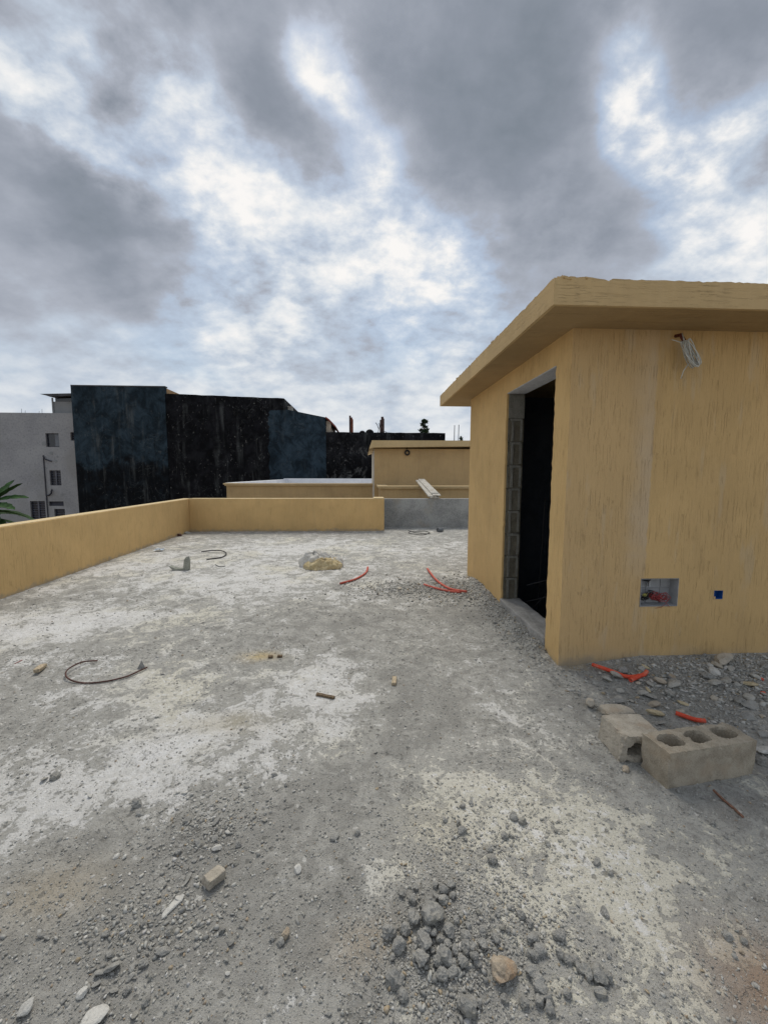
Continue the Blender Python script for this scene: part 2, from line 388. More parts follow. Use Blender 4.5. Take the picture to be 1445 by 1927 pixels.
# ------------------------------------------------------------------ vectorised noise
def vnoise(x, y, seed=0):
    xi = np.floor(x).astype(np.int64); yi = np.floor(y).astype(np.int64); xf = x - xi; yf = y - yi
    u = xf * xf * (3 - 2 * xf); v = yf * yf * (3 - 2 * yf)
    def h(a, b):
        n = (a * 374761393 + b * 668265263 + seed * 2147483647) & 0xffffffff
        n = ((n ^ (n >> 13)) * 1274126177) & 0xffffffff
        return ((n ^ (n >> 16)) & 0xffffff) / 16777215.0
    return (h(xi, yi) * (1 - u) + h(xi + 1, yi) * u) * (1 - v) + (h(xi, yi + 1) * (1 - u) + h(xi + 1, yi + 1) * u) * v
def fbm(x, y, o=4, seed=0, g=.5):
    s = 0; a = 1; w = 0
    for i in range(o):
        s = s + a * vnoise(x * 2 ** i + 13.7 * i, y * 2 ** i + 7.1 * i, seed + i); w += a; a *= g
    return s / w
# ------------------------------------------------------------------ terrace floor
SX, SY0, SY1 = 1.424, 2.749, 5.36                        # shed corner
def mound(x, y):
    a = np.clip((x - 1.55) / .5, 0, 1); b = np.exp(-((2.75 - y) / .38) ** 2) * (y < 2.9)
    m1 = .065 * a * b
    m2 = .035 * np.exp(-(((x - 1.25) / .42) ** 2 + ((y - 4.7) / .55) ** 2))
    m3 = .03 * np.exp(-(((x - .30) / .22) ** 2 + ((y - 1.12) / .18) ** 2))
    m4 = .06 * np.exp(-(((x - 1.40) / .10) ** 2)) * np.clip((y - 2.85) / .2, 0, 1) * np.clip((5.3 - y) / .4, 0, 1) * (.5 + fbm(x * 6, y * 6, 3, 77))
    return m1 + m2 + m3 + m4
def hgt(x, y):
    x = np.asarray(x, float); y = np.asarray(y, float)
    return mound(x, y) + .010 * (fbm(x * 2.2, y * 2.2, 3, 5) - .5) + .008 * (fbm(x * 14, y * 14, 3, 9) - .5)
def gz(x, y): return float(hgt(x, y))
# zones of cement dust (pale) and grit (dark), placed as stains of the slab
ZON = [ # px, py, spread x m, spread y m, amount
 (480, 1060, 3.2, 2.4, .40), (350, 1600, .5, .3, .22), (600, 1750, .4, .2, .2), (150, 1750, .3, .2, .2), (1000, 1620, .40, .28, .30), (850, 1550, .2, .2, .45), (1150, 1770, .3, .18, .28), (300, 1330, 1.0, .5, .18), (1050, 1880, .3, .12, .15),
 (120, 1180, 1.2, .45, .9), (40, 1190, .8, .3, .5), (250, 1060, 1.5, .9, .5), (470, 1090, 1.2, .8, .6), (560, 1030, 1.5, .8, .55), (800, 1035, 1.0, 1.0, .3),
 (620, 1330, .25, .42, .85), (300, 1290, .9, .35, .5), (380, 1400, .4, .25, .55), (120, 1420, .7, .3, .45), (60, 1530, .35, .25, .6), (230, 1470, .3, .2, .4),
 (600, 1270, .3, .2, .5), (860, 1470, .25, .25, .5), (900, 1560, .3, .2, .5), (1050, 1700, .35, .2, .55), (1200, 1640, .3, .2, .3), (900, 1230, .4, .3, .1),
 (980, 1330, .35, .3, .2), (680, 1650, .12, .1, .6), (100, 1620, .15, .1, .3), (1300, 1560, .2, .15, .2), (650, 1120, .9, .3, .1), (1200, 1480, .2, .12, .3),
 (780, 1320, .35, .5, -.6), (560, 1180, .5, .4, -.45), (740, 1160, .8, .3, -.45), (250, 1190, .5, .25, -.45), (950, 1150, .4, .3, -.8), (1000, 1210, .25, .2, -.6),
 (330, 1600, .5, .22, -.8), (620, 1500, .22, .2, -.6), (450, 1750, .6, .2, -.7), (1300, 1290, .6, .25, -.9), (1300, 1480, .35, .14, -.35), (1100, 1400, .25, .14, -.2), (1200, 1400, .4, .2, -.3), (60, 1330, .4, .2, -.3),
 (840, 1110, .5, .2, -.7), (40, 1130, .8, .3, -.3), (820, 1830, .3, .12, -.5), (750, 1440, .2, .15, -.3), (1400, 1700, .3, .2, -.25), (150, 1780, .4, .15, -.5)]
def dust(x, y):
    s = np.zeros_like(x) + .02
    wx = x + .5 * (fbm(x * 1.3, y * 1.3, 3, 31) - .5); wy = y + .5 * (fbm(x * 1.3, y * 1.3, 3, 47) - .5)
    for px, py, a, b, k in ZON:
        gx, gy = G(px, py); s += k * np.exp(-((wx - gx) / a) ** 2 - ((wy - gy) / b) ** 2)
    return s
def lines(lo, hi, c0, c1, fine, grow):
    L = [c0]
    while L[-1] < hi: d = max(0, L[-1] - c1); L.append(L[-1] + fine + grow * d)
    R = [c0]
    while R[-1] > lo: d = max(0, -(R[-1] - c0)); R.append(R[-1] - fine - grow * d * 3)
    a = sorted(set(R + L)); a[0] = lo; a[-1] = hi; return np.array(a)
xs = lines(-4.4, 9.0, 0, 1.8, .013, .012); xs = np.sort(np.concatenate([xs[xs > 0], -lines(-9, 4.4, 0, 1.4, .013, .012)[lines(-9, 4.4, 0, 1.4, .013, .012) >= 0]]))
ys = lines(-4.0, 10.75, .8, 2.2, .012, .011)
nx, ny = len(xs), len(ys)
gx_, gy_ = np.meshgrid(xs, ys); hz_ = hgt(gx_, gy_)
# pull border rows of the stair opening hidden in the shed
V = np.stack([gx_, gy_, hz_], -1).reshape(-1, 3)
i = np.arange(nx - 1); j = np.arange(ny - 1); ii, jj = np.meshgrid(i, j)
a = (jj * nx + ii).ravel(); F = np.stack([a, a + 1, a + nx + 1, a + nx], -1)
cx = (xs[:-1] + xs[1:]) / 2; cyy = (ys[:-1] + ys[1:]) / 2; CX, CY = np.meshgrid(cx, cyy); CX = CX.ravel(); CY = CY.ravel()
hole = (CX > SX + .19) & (CX < 4.3) & (CY > SY0 + .12) & (CY < SY1 - .1)
F = F[~hole]
me = bpy.data.meshes.new('terrace_floor'); 
nskirt = [(-4.4, -4, 0), (9, -4, 0), (9, 10.75, 0), (-4.4, 10.75, 0)]
skV = [(x, y, z) for x, y, _ in nskirt for z in (-.001, -7.5)]
o0 = len(V); Vall = np.vstack([V, np.array(skV)])
me.vertices.add(len(Vall)); me.vertices.foreach_set('co', Vall.ravel())
skF = np.array([[o0 + 0, o0 + 1, o0 + 3, o0 + 2], [o0 + 2, o0 + 3, o0 + 5, o0 + 4], [o0 + 4, o0 + 5, o0 + 7, o0 + 6], [o0 + 6, o0 + 7, o0 + 1, o0 + 0]])
Fa = np.vstack([F, skF]); me.loops.add(len(Fa) * 4); me.loops.foreach_set('vertex_index', Fa.ravel().astype(np.int32))
me.polygons.add(len(Fa)); me.polygons.foreach_set('loop_start', np.arange(0, len(Fa) * 4, 4, dtype=np.int32)); me.polygons.foreach_set('use_smooth', np.ones(len(Fa), bool))
at = me.attributes.new('dust', 'FLOAT', 'POINT'); at.data.foreach_set('value', np.concatenate([dust(V[:, 0], V[:, 1]), np.zeros(8)]).astype(np.float32))
me.update(); me.validate()
def floor_fn(t, P):
    A = t.new('ShaderNodeAttribute', attribute_name='dust').outputs['Fac']
    P2 = t.vmath('ADD', P, t.vmath('SCALE', t.vmath('SUBTRACT', t.noise(P, 6, 4, color=True), (.5, .5, .5)), scale=.10))
    n0 = t.noise(P2, 1.6, 7, .66, dist=.6); n1 = t.noise(P2, 6.5, 9, .72, dist=.7); n2 = t.noise(P, 38, 6, .70); n3 = t.noise(P, 170, 3, .7); n4 = t.noise(P, 620, 2, .7)
    v = t.math('MULTIPLY_ADD', t.math('SUBTRACT', n0, .5), 1.9, t.math('MULTIPLY_ADD', A, .80, .05))
    v = t.math('MULTIPLY_ADD', t.math('SUBTRACT', n1, .5), 4.2, v)
    v = t.math('MULTIPLY_ADD', t.math('SUBTRACT', n2, .5), 2.4, v)
    c = t.mix(t.ramp(n1, .35, .65), (.26, .255, .232), (.35, .344, .315))
    c = t.mix(t.math('MULTIPLY', t.ramp(n3, .40, .62), .5), c, (.37, .36, .34))
    c = t.mix(t.math('MULTIPLY', t.ramp(v, -.35, .30), .75), c, (.455, .448, .412))
    crm = t.ramp(t.noise(P2, .95, 4, .6), .47, .62)
    X0, Y0, Z0 = t.xyz(P)
    crm = t.math('MAXIMUM', crm, t.math('MULTIPLY', t.ramp(Y0, 2.3, 1.5), t.ramp(X0, -.15, .2)))
    pale = t.mix(t.math('MULTIPLY', crm, .75), (.68, .675, .65), (.65, .62, .50))
    c = t.mix(t.math('MULTIPLY', t.ramp(v, .33, .56), .86), c, pale)
    film = t.ramp(t.math('MULTIPLY_ADD', t.math('SUBTRACT', n2, .5), 1.6, v), 1.0, 1.3)
    c = t.mix(t.math('MULTIPLY', film, .7), c, (.78, .78, .77))
    X, Y, Z = t.xyz(P2)
    def spot(sx, sy, rx, ry):
        ax = t.math('DIVIDE', t.math('SUBTRACT', X, sx), rx); ay = t.math('DIVIDE', t.math('SUBTRACT', Y, sy), ry)
        return t.math('EXPONENT', t.math('MULTIPLY', t.math('ADD', t.math('MULTIPLY', ax, ax), t.math('MULTIPLY', ay, ay)), -1.0))
    for px, py, rx, ry, col, k in ((1450, 1860, .15, .13, (.33, .21, .13), .75), (490, 1235, .14, .07, (.55, .43, .22), .8), (1070, 1120 + 60, .1, .1, (.3, .25, .17), .4), (100, 1680, .16, .10, (.42, .35, .24), .5),
                                   (820, 1560, .14, .12, (.55, .51, .40), .35), (935, 1150, .10, .35, (.17, .162, .145), .6), (1320, 1275, .5, .16, (.24, .235, .215), .3), (690, 1780, .10, .06, (.46, .37, .26), .45), (1080, 1255, .12, .06, (.5, .40, .24), .6), (430, 1360, .22, .10, (.5, .45, .33), .5)):
        gx, gy = G(px, py); c = t.mix(t.math('MULTIPLY', spot(gx, gy, rx, ry), k), c, col)
    # grit: dark grains and pits
    g = t.voro(P, 150); gd = t.ramp(g.outputs['Distance'], .30, .16)
    gsel = t.math('GREATER_THAN', t.math('ADD', t.xyz(g.outputs['Color'])[0], t.math('MULTIPLY', t.ramp(v, .7, -.2), .25)), .80)
    gg = t.math('MULTIPLY', gd, gsel); c = t.mix(t.math('MULTIPLY', gg, .55), c, (.13, .128, .125))
    c = t.mix(t.math('MULTIPLY', t.ramp(n4, .56, .70), .35), c, (.12, .118, .115))
    c = t.mix(t.math('MULTIPLY', t.ramp(n4, .44, .34), .30), c, (.66, .655, .64))
    vf = t.voro(t.vmath('ADD', P, t.vmath('SCALE', t.vmath('SUBTRACT', t.noise(P, 45, 3, color=True), (.5, .5, .5)), scale=.035)), 26)
    fs = t.math('GREATER_THAN', t.math('ADD', t.xyz(vf.outputs['Color'])[0], t.math('MULTIPLY', t.ramp(n0, .35, .65), .22)), .86)
    fleck = t.math('MULTIPLY', t.math('MULTIPLY', t.ramp(vf.outputs['Distance'], .30, .20), fs), .62)
    c = t.mix(fleck, c, (.15, .147, .135))
    fs2 = t.math('GREATER_THAN', t.xyz(vf.outputs['Color'])[1], .87)
    c = t.mix(t.math('MULTIPLY', t.math('MULTIPLY', t.ramp(vf.outputs['Distance'], .26, .16), fs2), .6), c, (.68, .67, .63))
    crack = t.ramp(t.math('ABSOLUTE', t.math('SUBTRACT', t.noise(P2, 3.1, 6, .7, dist=.8), .5)), .006, .0)
    crack = t.math('MULTIPLY', crack, t.ramp(t.noise(P, 1.7, 3), .5, .62)); c = t.mix(t.math('MULTIPLY', crack, .45), c, (.13, .13, .125))
    h = t.math('ADD', t.math('MULTIPLY', n2, 1.6), t.math('ADD', t.math('MULTIPLY', n3, .7), t.math('MULTIPLY', n4, .35)))
    h = t.math('ADD', h, t.math('MULTIPLY', gg, .5))
    h = t.math('ADD', h, t.math('MULTIPLY', t.ramp(v, .36, .52), -.35))
    h = t.math('SUBTRACT', h, t.math('MULTIPLY', crack, .5)); h = t.math('SUBTRACT', h, t.math('MULTIPLY', fleck, .6))
    return c, t.bump(h, .9, .0085)
M_floor = material('dusty_cement_floor', floor_fn, .95, .2)
me.materials.append(M_floor)
fo = bpy.data.objects.new('terrace_floor', me); COL.objects.link(fo); tag(fo, kind='structure')
# far ground
gm = MB(); gm.add([(-3000, -3000, -7.5), (3000, -3000, -7.5), (3000, 3000, -7.5), (-3000, 3000, -7.5)], [(0, 1, 2, 3)])
M_earth = cement('earth', (.20, .15, .10), (.30, .24, .17), .3, .3, .05)
tag(gm.build('ground', M_earth), kind='structure')
# ------------------------------------------------------------------ gravel (uncountable)
def hull_rock(n=12, flat=1.0, seed=0, jag=.35):
    r = random.Random(seed); bm = bmesh.new()
    for _ in range(n):
        d = Vector((r.gauss(0, 1), r.gauss(0, 1), r.gauss(0, 1))).normalized() * (1 - jag * r.random()); d.z *= flat; bm.verts.new(d)
    bmesh.ops.convex_hull(bm, input=bm.verts)
    for v in [v for v in bm.verts if not v.link_faces]: bm.verts.remove(v)
    bmesh.ops.recalc_face_normals(bm, faces=bm.faces)
    bm.verts.index_update(); V = np.array([v.co[:] for v in bm.verts]); F = np.array([[v.index for v in f.verts] for f in bm.faces if len(f.verts) == 3]); bm.free(); return V, F
def gravel(name, pts, sizes, shades, kindlabel, bases, flat):
    VV = []; FF = []; CC = []; off = 0
    which = RNG.integers(0, len(bases), len(pts)); rot = RNG.uniform(0, 2 * np.pi, len(pts)); tilt = RNG.normal(0, .35, (len(pts), 2))
    for b, (BV, BF) in enumerate(bases):
        idx = np.where(which == b)[0]; n = len(idx); 
        if not n: continue
        c, s = np.cos(rot[idx]), np.sin(rot[idx]); asp = RNG.uniform(.6, 1.0, n)
        X = BV[None, :, 0] * sizes[idx, None]; Y = BV[None, :, 1] * (sizes[idx] * asp)[:, None]; Z = BV[None, :, 2] * (sizes[idx] * flat[idx])[:, None]
        Z = Z + X * tilt[idx, 0:1] * .6 + Y * tilt[idx, 1:2] * .6
        xx = X * c[:, None] - Y * s[:, None] + pts[idx, 0:1]; yy = X * s[:, None] + Y * c[:, None] + pts[idx, 1:2]; zz = Z + pts[idx, 2:3] + (sizes[idx] * flat[idx])[:, None] * .35
        VV.append(np.stack([xx, yy, zz], -1).reshape(-1, 3)); FF.append((BF[None] + (np.arange(n) * len(BV))[:, None, None] + off).reshape(-1, 3))
        CC.append(np.repeat(shades[idx], len(BV), 0)); off += n * len(BV)
    V = np.vstack(VV); F = np.vstack(FF); C = np.vstack(CC)
    me = bpy.data.meshes.new(name); me.vertices.add(len(V)); me.vertices.foreach_set('co', V.ravel()); me.loops.add(len(F) * 3); me.loops.foreach_set('vertex_index', F.ravel().astype(np.int32))
    me.polygons.add(len(F)); me.polygons.foreach_set('loop_start', np.arange(0, len(F) * 3, 3, dtype=np.int32))
    at = me.attributes.new('tone', 'FLOAT_COLOR', 'POINT'); at.data.foreach_set('color', np.hstack([C, np.ones((len(C), 1))]).astype(np.float32).ravel())
    me.update(); me.materials.append(M_gravel)
    o = bpy.data.objects.new(name, me); COL.objects.link(o); tag(o, kindlabel, 'gravel', kind='stuff'); return o
def gr_fn(t, P):
    c = t.new('ShaderNodeAttribute', attribute_name='tone').outputs['Color']; n = t.noise(P, 180, 4, .7)
    c = t.mix(t.math('MULTIPLY', t.ramp(n, .35, .7), .4), c, (.42, .415, .40)); return c, t.bump(n, .6, .002)
M_gravel = material('gravel', gr_fn, .93, .25)
bases = [hull_rock(10, 1, s) for s in range(10)]
def keep_out(x, y):
    return ((x > SX - .01) & (y > SY0 - .01) & (y < SY1 + .05)) | (x < -4.06 - .0325 * (y - 4.54) + .02)
def scatter(n, ylo, yhi, power, smin, smax, seed, dens_seed, heap=None):
    r = np.random.default_rng(seed); u = r.random(n * 4); y = (ylo ** power + u * (yhi ** power - ylo ** power)) ** (1 / power)
    x = (r.random(n * 4) * 2 - 1) * (y * 1.04 + .15) + .05 * y
    d = dust(x, y); den = .25 + .9 * fbm(x * 3, y * 3, 4, dens_seed, .6) ** 2 * 1.6 - .30 * np.clip(d, -.8, 1)
    den += 2.0 * mound(x, y) / .06 * .5
    ok = (r.random(n * 4) < den * 1.1) & ~keep_out(x, y); x = x[ok][:n]; y = y[ok][:n]; k = len(x)
    s = smin * (smax / smin) ** (r.random(k) ** 2.6)
    base = np.array([.32, .315, .285]); tone = base[None] * r.uniform(.75, 1.5, (k, 1)); w = r.random(k)
    tone[w > .93] = np.array([.55, .545, .52]) * r.uniform(.8, 1.15, ((w > .93).sum(), 1)); tone[w < .04] = np.array([.36, .28, .19])
    return np.stack([x, y, hgt(x, y)], -1), s, tone, r.uniform(.35, .9, k)
p, s, c, fl = scatter(36000, .78, 3.2, .6, .0018, .0085, 1, 21); gravel('fine_gravel', p, s, c, 'fine grey grit scattered over the near part of the terrace', bases, fl)
p, s, c, fl = scatter(16000, 3.0, 10.3, 1.0, .0035, .014, 2, 22); gravel('far_gravel', p, s, c, 'small chips of cement strewn over the far part of the terrace', bases, fl)
def clump(n, cx, cy, sx, sy, smin, smax, seed, ang=0):
    r = np.random.default_rng(seed); a = r.normal(0, 1, n) * sx; b = r.normal(0, 1, n) * sy; x = cx + a * math.cos(ang) - b * math.sin(ang); y = cy + a * math.sin(ang) + b * math.cos(ang)
    ok = ~keep_out(x, y); x = x[ok]; y = y[ok]; k = len(x); s = smin * (smax / smin) ** (r.random(k) ** 1.8)
    tone = np.array([.32, .315, .288])[None] * r.uniform(.65, 1.55, (k, 1)); w = r.random(k); tone[w > .94] = (.5, .49, .47); tone[w < .05] = (.38, .30, .19)
    return np.stack([x, y, hgt(x, y)], -1), s, tone, r.uniform(.35, .9, k)
def chips(n, cx, cy, sx, sy, smin, smax, seed, ang=0, palef=.35):
    p, s, c, f = clump(n, cx, cy, sx, sy, smin, smax, seed, ang); r = np.random.default_rng(seed + 500); k = len(s)
    f = r.uniform(.14, .32, k); w = r.random(k) < palef; c[w] = np.array([.50, .49, .455]) * r.uniform(.8, 1.2, (w.sum(), 1)); return p, s, c, f
def multi(L):
    return [np.concatenate([q[i] for q in L]) for i in range(4)]
g1 = G(760, 1110); g2 = G(860, 1115); g3 = G(950, 1150); g4 = G(1300, 1290); g5 = G(400, 1560); g6 = G(300, 1740); g7 = G(840, 1800); g8 = G(880, 1600); g9 = G(1000, 1210)
p, s, c, fl = multi([clump(1500, *g1, .35, .22, .006, .022, 11), clump(1500, *g2, .30, .25, .006, .024, 12), clump(1500, 1.33, 4.0, .09, .75, .004, .02, 13), clump(700, 1.36, 3.3, .05, .35, .004, .016, 44), clump(500, *g9, .12, .2, .005, .018, 14)])
gravel('doorway_gravel', p, s, c, 'dark crumbled mortar lying along the foot of the shed side wall', bases, fl)
p, s, c, fl = multi([clump(5200, g4[0] + .35, g4[1] + .05, .55, .22, .003, .018, 15), clump(1200, 1.95, 2.0, .35, .18, .003, .014, 16)])
gravel('shed_front_gravel', p, s, c, 'broken mortar grit spread along the foot of the shed front wall', bases, fl)
p, s, c, fl = multi([clump(900, *g5, .12, .10, .003, .013, 17), clump(800, *g6, .16, .07, .003, .014, 18), clump(4200, *g7, .13, .10, .0018, .0075, 19), clump(350, g7[0] - .02, g7[1] - .03, .09, .06, .005, .015, 29), clump(1500, *g8, .20, .14, .0025, .010, 20), clump(900, .62, 1.45, .28, .2, .0022, .008, 45), clump(600, .52, 1.10, .14, .06, .003, .011, 23, -.5)])
gravel('near_gravel', p, s, c, 'coarse grey cement grit gathered round the rubble heap and the lone stones', bases, fl)
h1 = G(230, 1420); h2 = G(120, 1330); h3 = G(420, 1250); h4 = G(1320, 1290); h5 = G(1150, 1560); h6 = G(400, 1120); h7 = G(500, 1450); h8 = G(300, 1700)
bases2 = [hull_rock(14, 1, 50 + s) for s in range(10)]
p, s, c, fl = multi([chips(170, *h1, .8, .25, .005, .018, 31), chips(120, *h2, .6, .3, .006, .020, 32), chips(140, *h3, 1.4, .6, .006, .020, 33), chips(160, *h6, 1.8, 1.2, .008, .028, 34), chips(110, *h7, .35, .15, .004, .012, 35), chips(150, *h5, .45, .25, .004, .011, 36, 0, .15), chips(120, *h8, .35, .15, .003, .011, 37)])
gravel('floor_chips', p, s, c, 'thin flat cement chips strewn loosely over the whole terrace', bases2, fl)
p, s, c, fl = multi([chips(420, h4[0] + .25, h4[1], .55, .18, .010, .034, 41, 0, .22), chips(300, h4[0] + .1, h4[1] - .12, .45, .16, .008, .024, 42, 0, .2), clump(300, h4[0] + .25, h4[1], .5, .2, .008, .026, 43)])
gravel('shed_front_rubble', p, s, c, 'bed of small broken mortar bits between the larger rubble pieces by the shed front', bases2, fl)
# ------------------------------------------------------------------ the rooftop shed
DX, DY0, DY1, DZ = SX, 2.975, 3.999, 2.21               # door opening in the side wall
SOF, TOPZ = 2.396, 2.542
RX1, RX0, RY0, RY1 = 4.85, 1.105, 2.377, 5.88
shed = empty('rooftop_shed', (SX, SY0, 0), 'yellow rendered stair shed on the terrace with open doorway and thick overhanging flat roof', 'shed')
w = MB()
w.box((SX + .02, SY0 + .10, -.4), (SX + .185, DY0 + .006, SOF)); w.box((SX + .02, DY1 + .012, -.4), (SX + .185, SY1 - .02, SOF)); w.box((SX + .02, DY0 + .006, DZ + .012), (SX + .185, DY1 + .012, SOF))
w.cur = 1
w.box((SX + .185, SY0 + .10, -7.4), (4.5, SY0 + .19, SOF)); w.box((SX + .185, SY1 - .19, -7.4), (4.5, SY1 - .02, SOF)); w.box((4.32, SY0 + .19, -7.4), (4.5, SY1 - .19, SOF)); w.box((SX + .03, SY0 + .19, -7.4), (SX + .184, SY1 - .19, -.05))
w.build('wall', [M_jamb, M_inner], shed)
def jag_line(a, b, n, amp, r, chip=.25, chipamp=2.2):
    out = []
    for i in range(n + 1):
        f = i / n; j = (r.random() - .5) * amp * (chipamp if r.random() < chip else 1); out.append((a + (b - a) * f, j))
    return out
r = random.Random(3)
poly = [(SY0 + .003, -.06), (SY0 + .003, SOF)]
poly += [(SY1, SOF), (SY1, -.06)]
poly += [(DY1, -.06)]
poly += [(DY1 + j, z) for z, j in jag_line(-.02, DZ - .01, 46, .012, r)]
poly += [(y, DZ + j * .3) for y, j in jag_line(DY1, DY0, 24, .006, r)]
poly += [(DY0 + j, z) for z, j in jag_line(DZ - .02, -.03, 60, .010, r)]
poly += [(DY0, -.06)]
c = MB(); c.prism([(SX, y, z) for y, z in poly], (.02, 0, 0)); c.build('wall_render', M_wall, shed)
# the far end wall coat
c = MB(); c.box((SX + .021, SY1 - .019, -.06), (4.6, SY1, SOF)); c.box((4.501, SY0 + .003, -.06), (4.6, SY1 - .02, SOF)); c.build('back_render', M_wall, shed)
# front coat with the two box holes
hx = [(2.013, 2.302, .438, .649), (2.578, 2.648, .487, .553)]
Xc = sorted({SX, 4.6} | {v for q in hx for v in q[:2]} | {round(SX + .1 * i, 4) for i in range(1, 31)})
Zc = sorted({-.06, SOF} | {v for q in hx for v in q[2:]} | {round(.1 * i, 3) for i in range(1, 24)})
Xc = [v for k, v in enumerate(Xc) if k == 0 or v - Xc[k - 1] > .004]; Zc = [v for k, v in enumerate(Zc) if k == 0 or v - Zc[k - 1] > .004]
vi = {}; fm = MB()
def vid(x, y, z):
    k = (round(x, 4), round(y, 4), round(z, 4))
    if k not in vi: vi[k] = len(fm.v); fm.v.append(k)
    return vi[k]
def inh(x, z): return any(a < x < b and c_ < z < d for a, b, c_, d in hx)
for a, b in zip(Xc, Xc[1:]):
    for p, q in zip(Zc, Zc[1:]):
        if not inh((a + b) / 2, (p + q) / 2): fm.f.append((vid(a, SY0, p), vid(b, SY0, p), vid(b, SY0, q), vid(a, SY0, q))); fm.m.append(0)
for a, b, c_, d in hx:
    D = SY0 + .012
    for (x0, z0), (x1, z1) in (((a, c_), (b, c_)), ((b, c_), (b, d)), ((b, d), (a, d)), ((a, d), (a, c_))):
        fm.f.append((vid(x0, SY0, z0), vid(x1, SY0, z1), vid(x1, D, z1), vid(x0, D, z0))); fm.m.append(0)
fm.f.append((vid(SX, SY0, -.06), vid(SX, SY0, SOF), vid(SX, SY0 + .003, SOF), vid(SX, SY0 + .003, -.06))); fm.m.append(0)
fr = fm.build('wall_render', M_wall_front, shed); fr['label'] = 'front wall coat with a pale pinkish vertical repair stripe'
# roof
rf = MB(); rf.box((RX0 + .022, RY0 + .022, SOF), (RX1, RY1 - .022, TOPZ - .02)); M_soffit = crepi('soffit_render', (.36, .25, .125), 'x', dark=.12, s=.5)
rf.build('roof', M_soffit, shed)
def ragged(a, b, n, top, r, ups=(), amp=.006):
    out = []
    for i in range(n + 1):
        x = a + (b - a) * i / n; z = top + (r.random() - .5) * amp + (r.random() < .12) * r.uniform(-.010, .004)
        for c0, wd, hh in ups: z += hh * max(0, 1 - abs(x - c0) / wd)
        out.append((x, z))
    return out
ff = MB(); prof = ragged(RX0, RX1, 150, TOPZ, r, ((1.17, .035, .012), (1.23, .02, .008), (1.30, .05, .010)))
ff.prism([(RX0, RY0, SOF - .004)] + [(x, RY0, z) for x, z in prof] + [(RX1, RY0, SOF - .004)], (0, .022, 0)); ff.build('fascia', M_fascia_x, shed)
prof = ragged(RY0 + .0225, RY1, 130, TOPZ, r, ((2.45, .06, .006), (3.4, .1, .008), (4.7, .07, .006)))
ff = MB(); ff.prism([(RX0, RY0 + .0225, SOF - .003)] + [(RX0, y, z) for y, z in prof] + [(RX0, RY1, SOF - .003)], (.0219, 0, 0)); ff.box((RX0 + .022, RY1 - .0219, SOF - .003), (RX1, RY1, TOPZ - .006)); ff.build('fascia', M_fascia_y, shed)
mc = MB()
for k in range(26):
    x = RX0 + .03 + abs(r.gauss(0, .16)); sz = r.uniform(.006, .02); M = Matrix.Translation((x, RY0 + r.uniform(.005, .05), TOPZ + .002)) @ Matrix.Rotation(r.uniform(-.5, .5), 4, 'Y') @ Matrix.Rotation(r.uniform(0, 3), 4, 'Z')
    mc.box((-sz * 1.6, -sz, -sz * .4), (sz * 1.6, sz, sz * .4), M)
for k in range(40):
    y = RY0 + .1 + r.random() * 3.2; sz = r.uniform(.004, .013); M = Matrix.Translation((RX0 + r.uniform(.005, .03), y, TOPZ + .001)) @ Matrix.Rotation(r.uniform(0, 3), 4, 'Z')
    mc.box((-sz, -sz, -sz * .5), (sz, sz, sz * .6), M)
mc.build('mortar_crumbs', M_fascia_x, shed)['kind'] = 'stuff'
# lintel face, sill, jamb blocks
lm = MB(); lm.box((SX + .004, DY0 + .012, DZ - .006), (SX + .184, DY1 + .006, DZ + .011)); lm.build('lintel', M_lintel, shed)
sm = MB(); sm.box((SX - .012, DY0 + .004, -.05), (SX + .20, DY1 + .008, .115)); so_ = sm.build('door_sill', M_sill, shed, bevel=.012); roughen(so_, .06, .010, 9, 3)
zz = .10; k = 0
Hs = [.235] * 7
while zz < DZ - .30:
    h = .232; b = MB(); y1 = DY1 + .008; off = r.uniform(0, .008)
    x0, x1 = SX + .023, SX + .176
    # block end: raised rim round a hollow panel
    b.box((x0, y1 - .016 - off, zz + .006), (x1, y1, zz + h - .006)); o = b.build('jamb_block', M_jamb, shed, bevel=.003)
    roughen(o, .03, .005, 16, k * 7.3)
    b = MB(); b.box((x0 + .03, y1 - .026 - off, zz + .012), (x0 + .045 + r.uniform(0, .01), y1 - .01, zz + h - .02)); b.box((x1 - .035, y1 - .026 - off, zz + .02), (x1 - .015, y1 - .01, zz + h - .012)); b.box((x0 + .02, y1 - .024 - off, zz + h - .02), (x1 - .02, y1 - .008, zz + h + .004))
    o2 = b.build('mortar_rim', M_rim, o); roughen(o2, .02, .004, 22, k * 3.1)
    zz += h; k += 1
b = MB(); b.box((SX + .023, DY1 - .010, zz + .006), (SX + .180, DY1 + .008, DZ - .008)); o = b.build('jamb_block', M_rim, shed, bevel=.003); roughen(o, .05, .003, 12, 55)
# recessed electrical box
eb = MB(); a, b_, c_, d = hx[0]; y0, y1 = SY0 - .003, SY0 + .085; tk = .005
eb.box((a + .002, y0, c_ + .002), (a + tk, y1, d - .002)); eb.box((b_ - tk, y0, c_ + .002), (b_ - .002, y1, d - .002)); eb.box((a + tk, y0, d - tk), (b_ - tk, y1, d - .002)); eb.box((a + tk, y0, c_ + .002), (b_ - tk, y1, c_ + tk)); eb.box((a + tk, y1 - .004, c_ + tk), (b_ - tk, y1, d - tk))
for x in (a + .06, a + .10, b_ - .08): eb.box((x, y1 - .010, c_ + tk), (x + .004, y1 - .004, d - tk))
eb.box((a + tk, y1 - .012, .555), (b_ - tk, y1 - .004, .559))
ebo = eb.build('electrical_box', M_whiteplastic, shed)
cl = MB(); cl.box((a + .098, SY0 + .045, .575), (a + .112, SY0 + .06, d - .006)); cl.build('cable', M_whiteplastic, ebo)
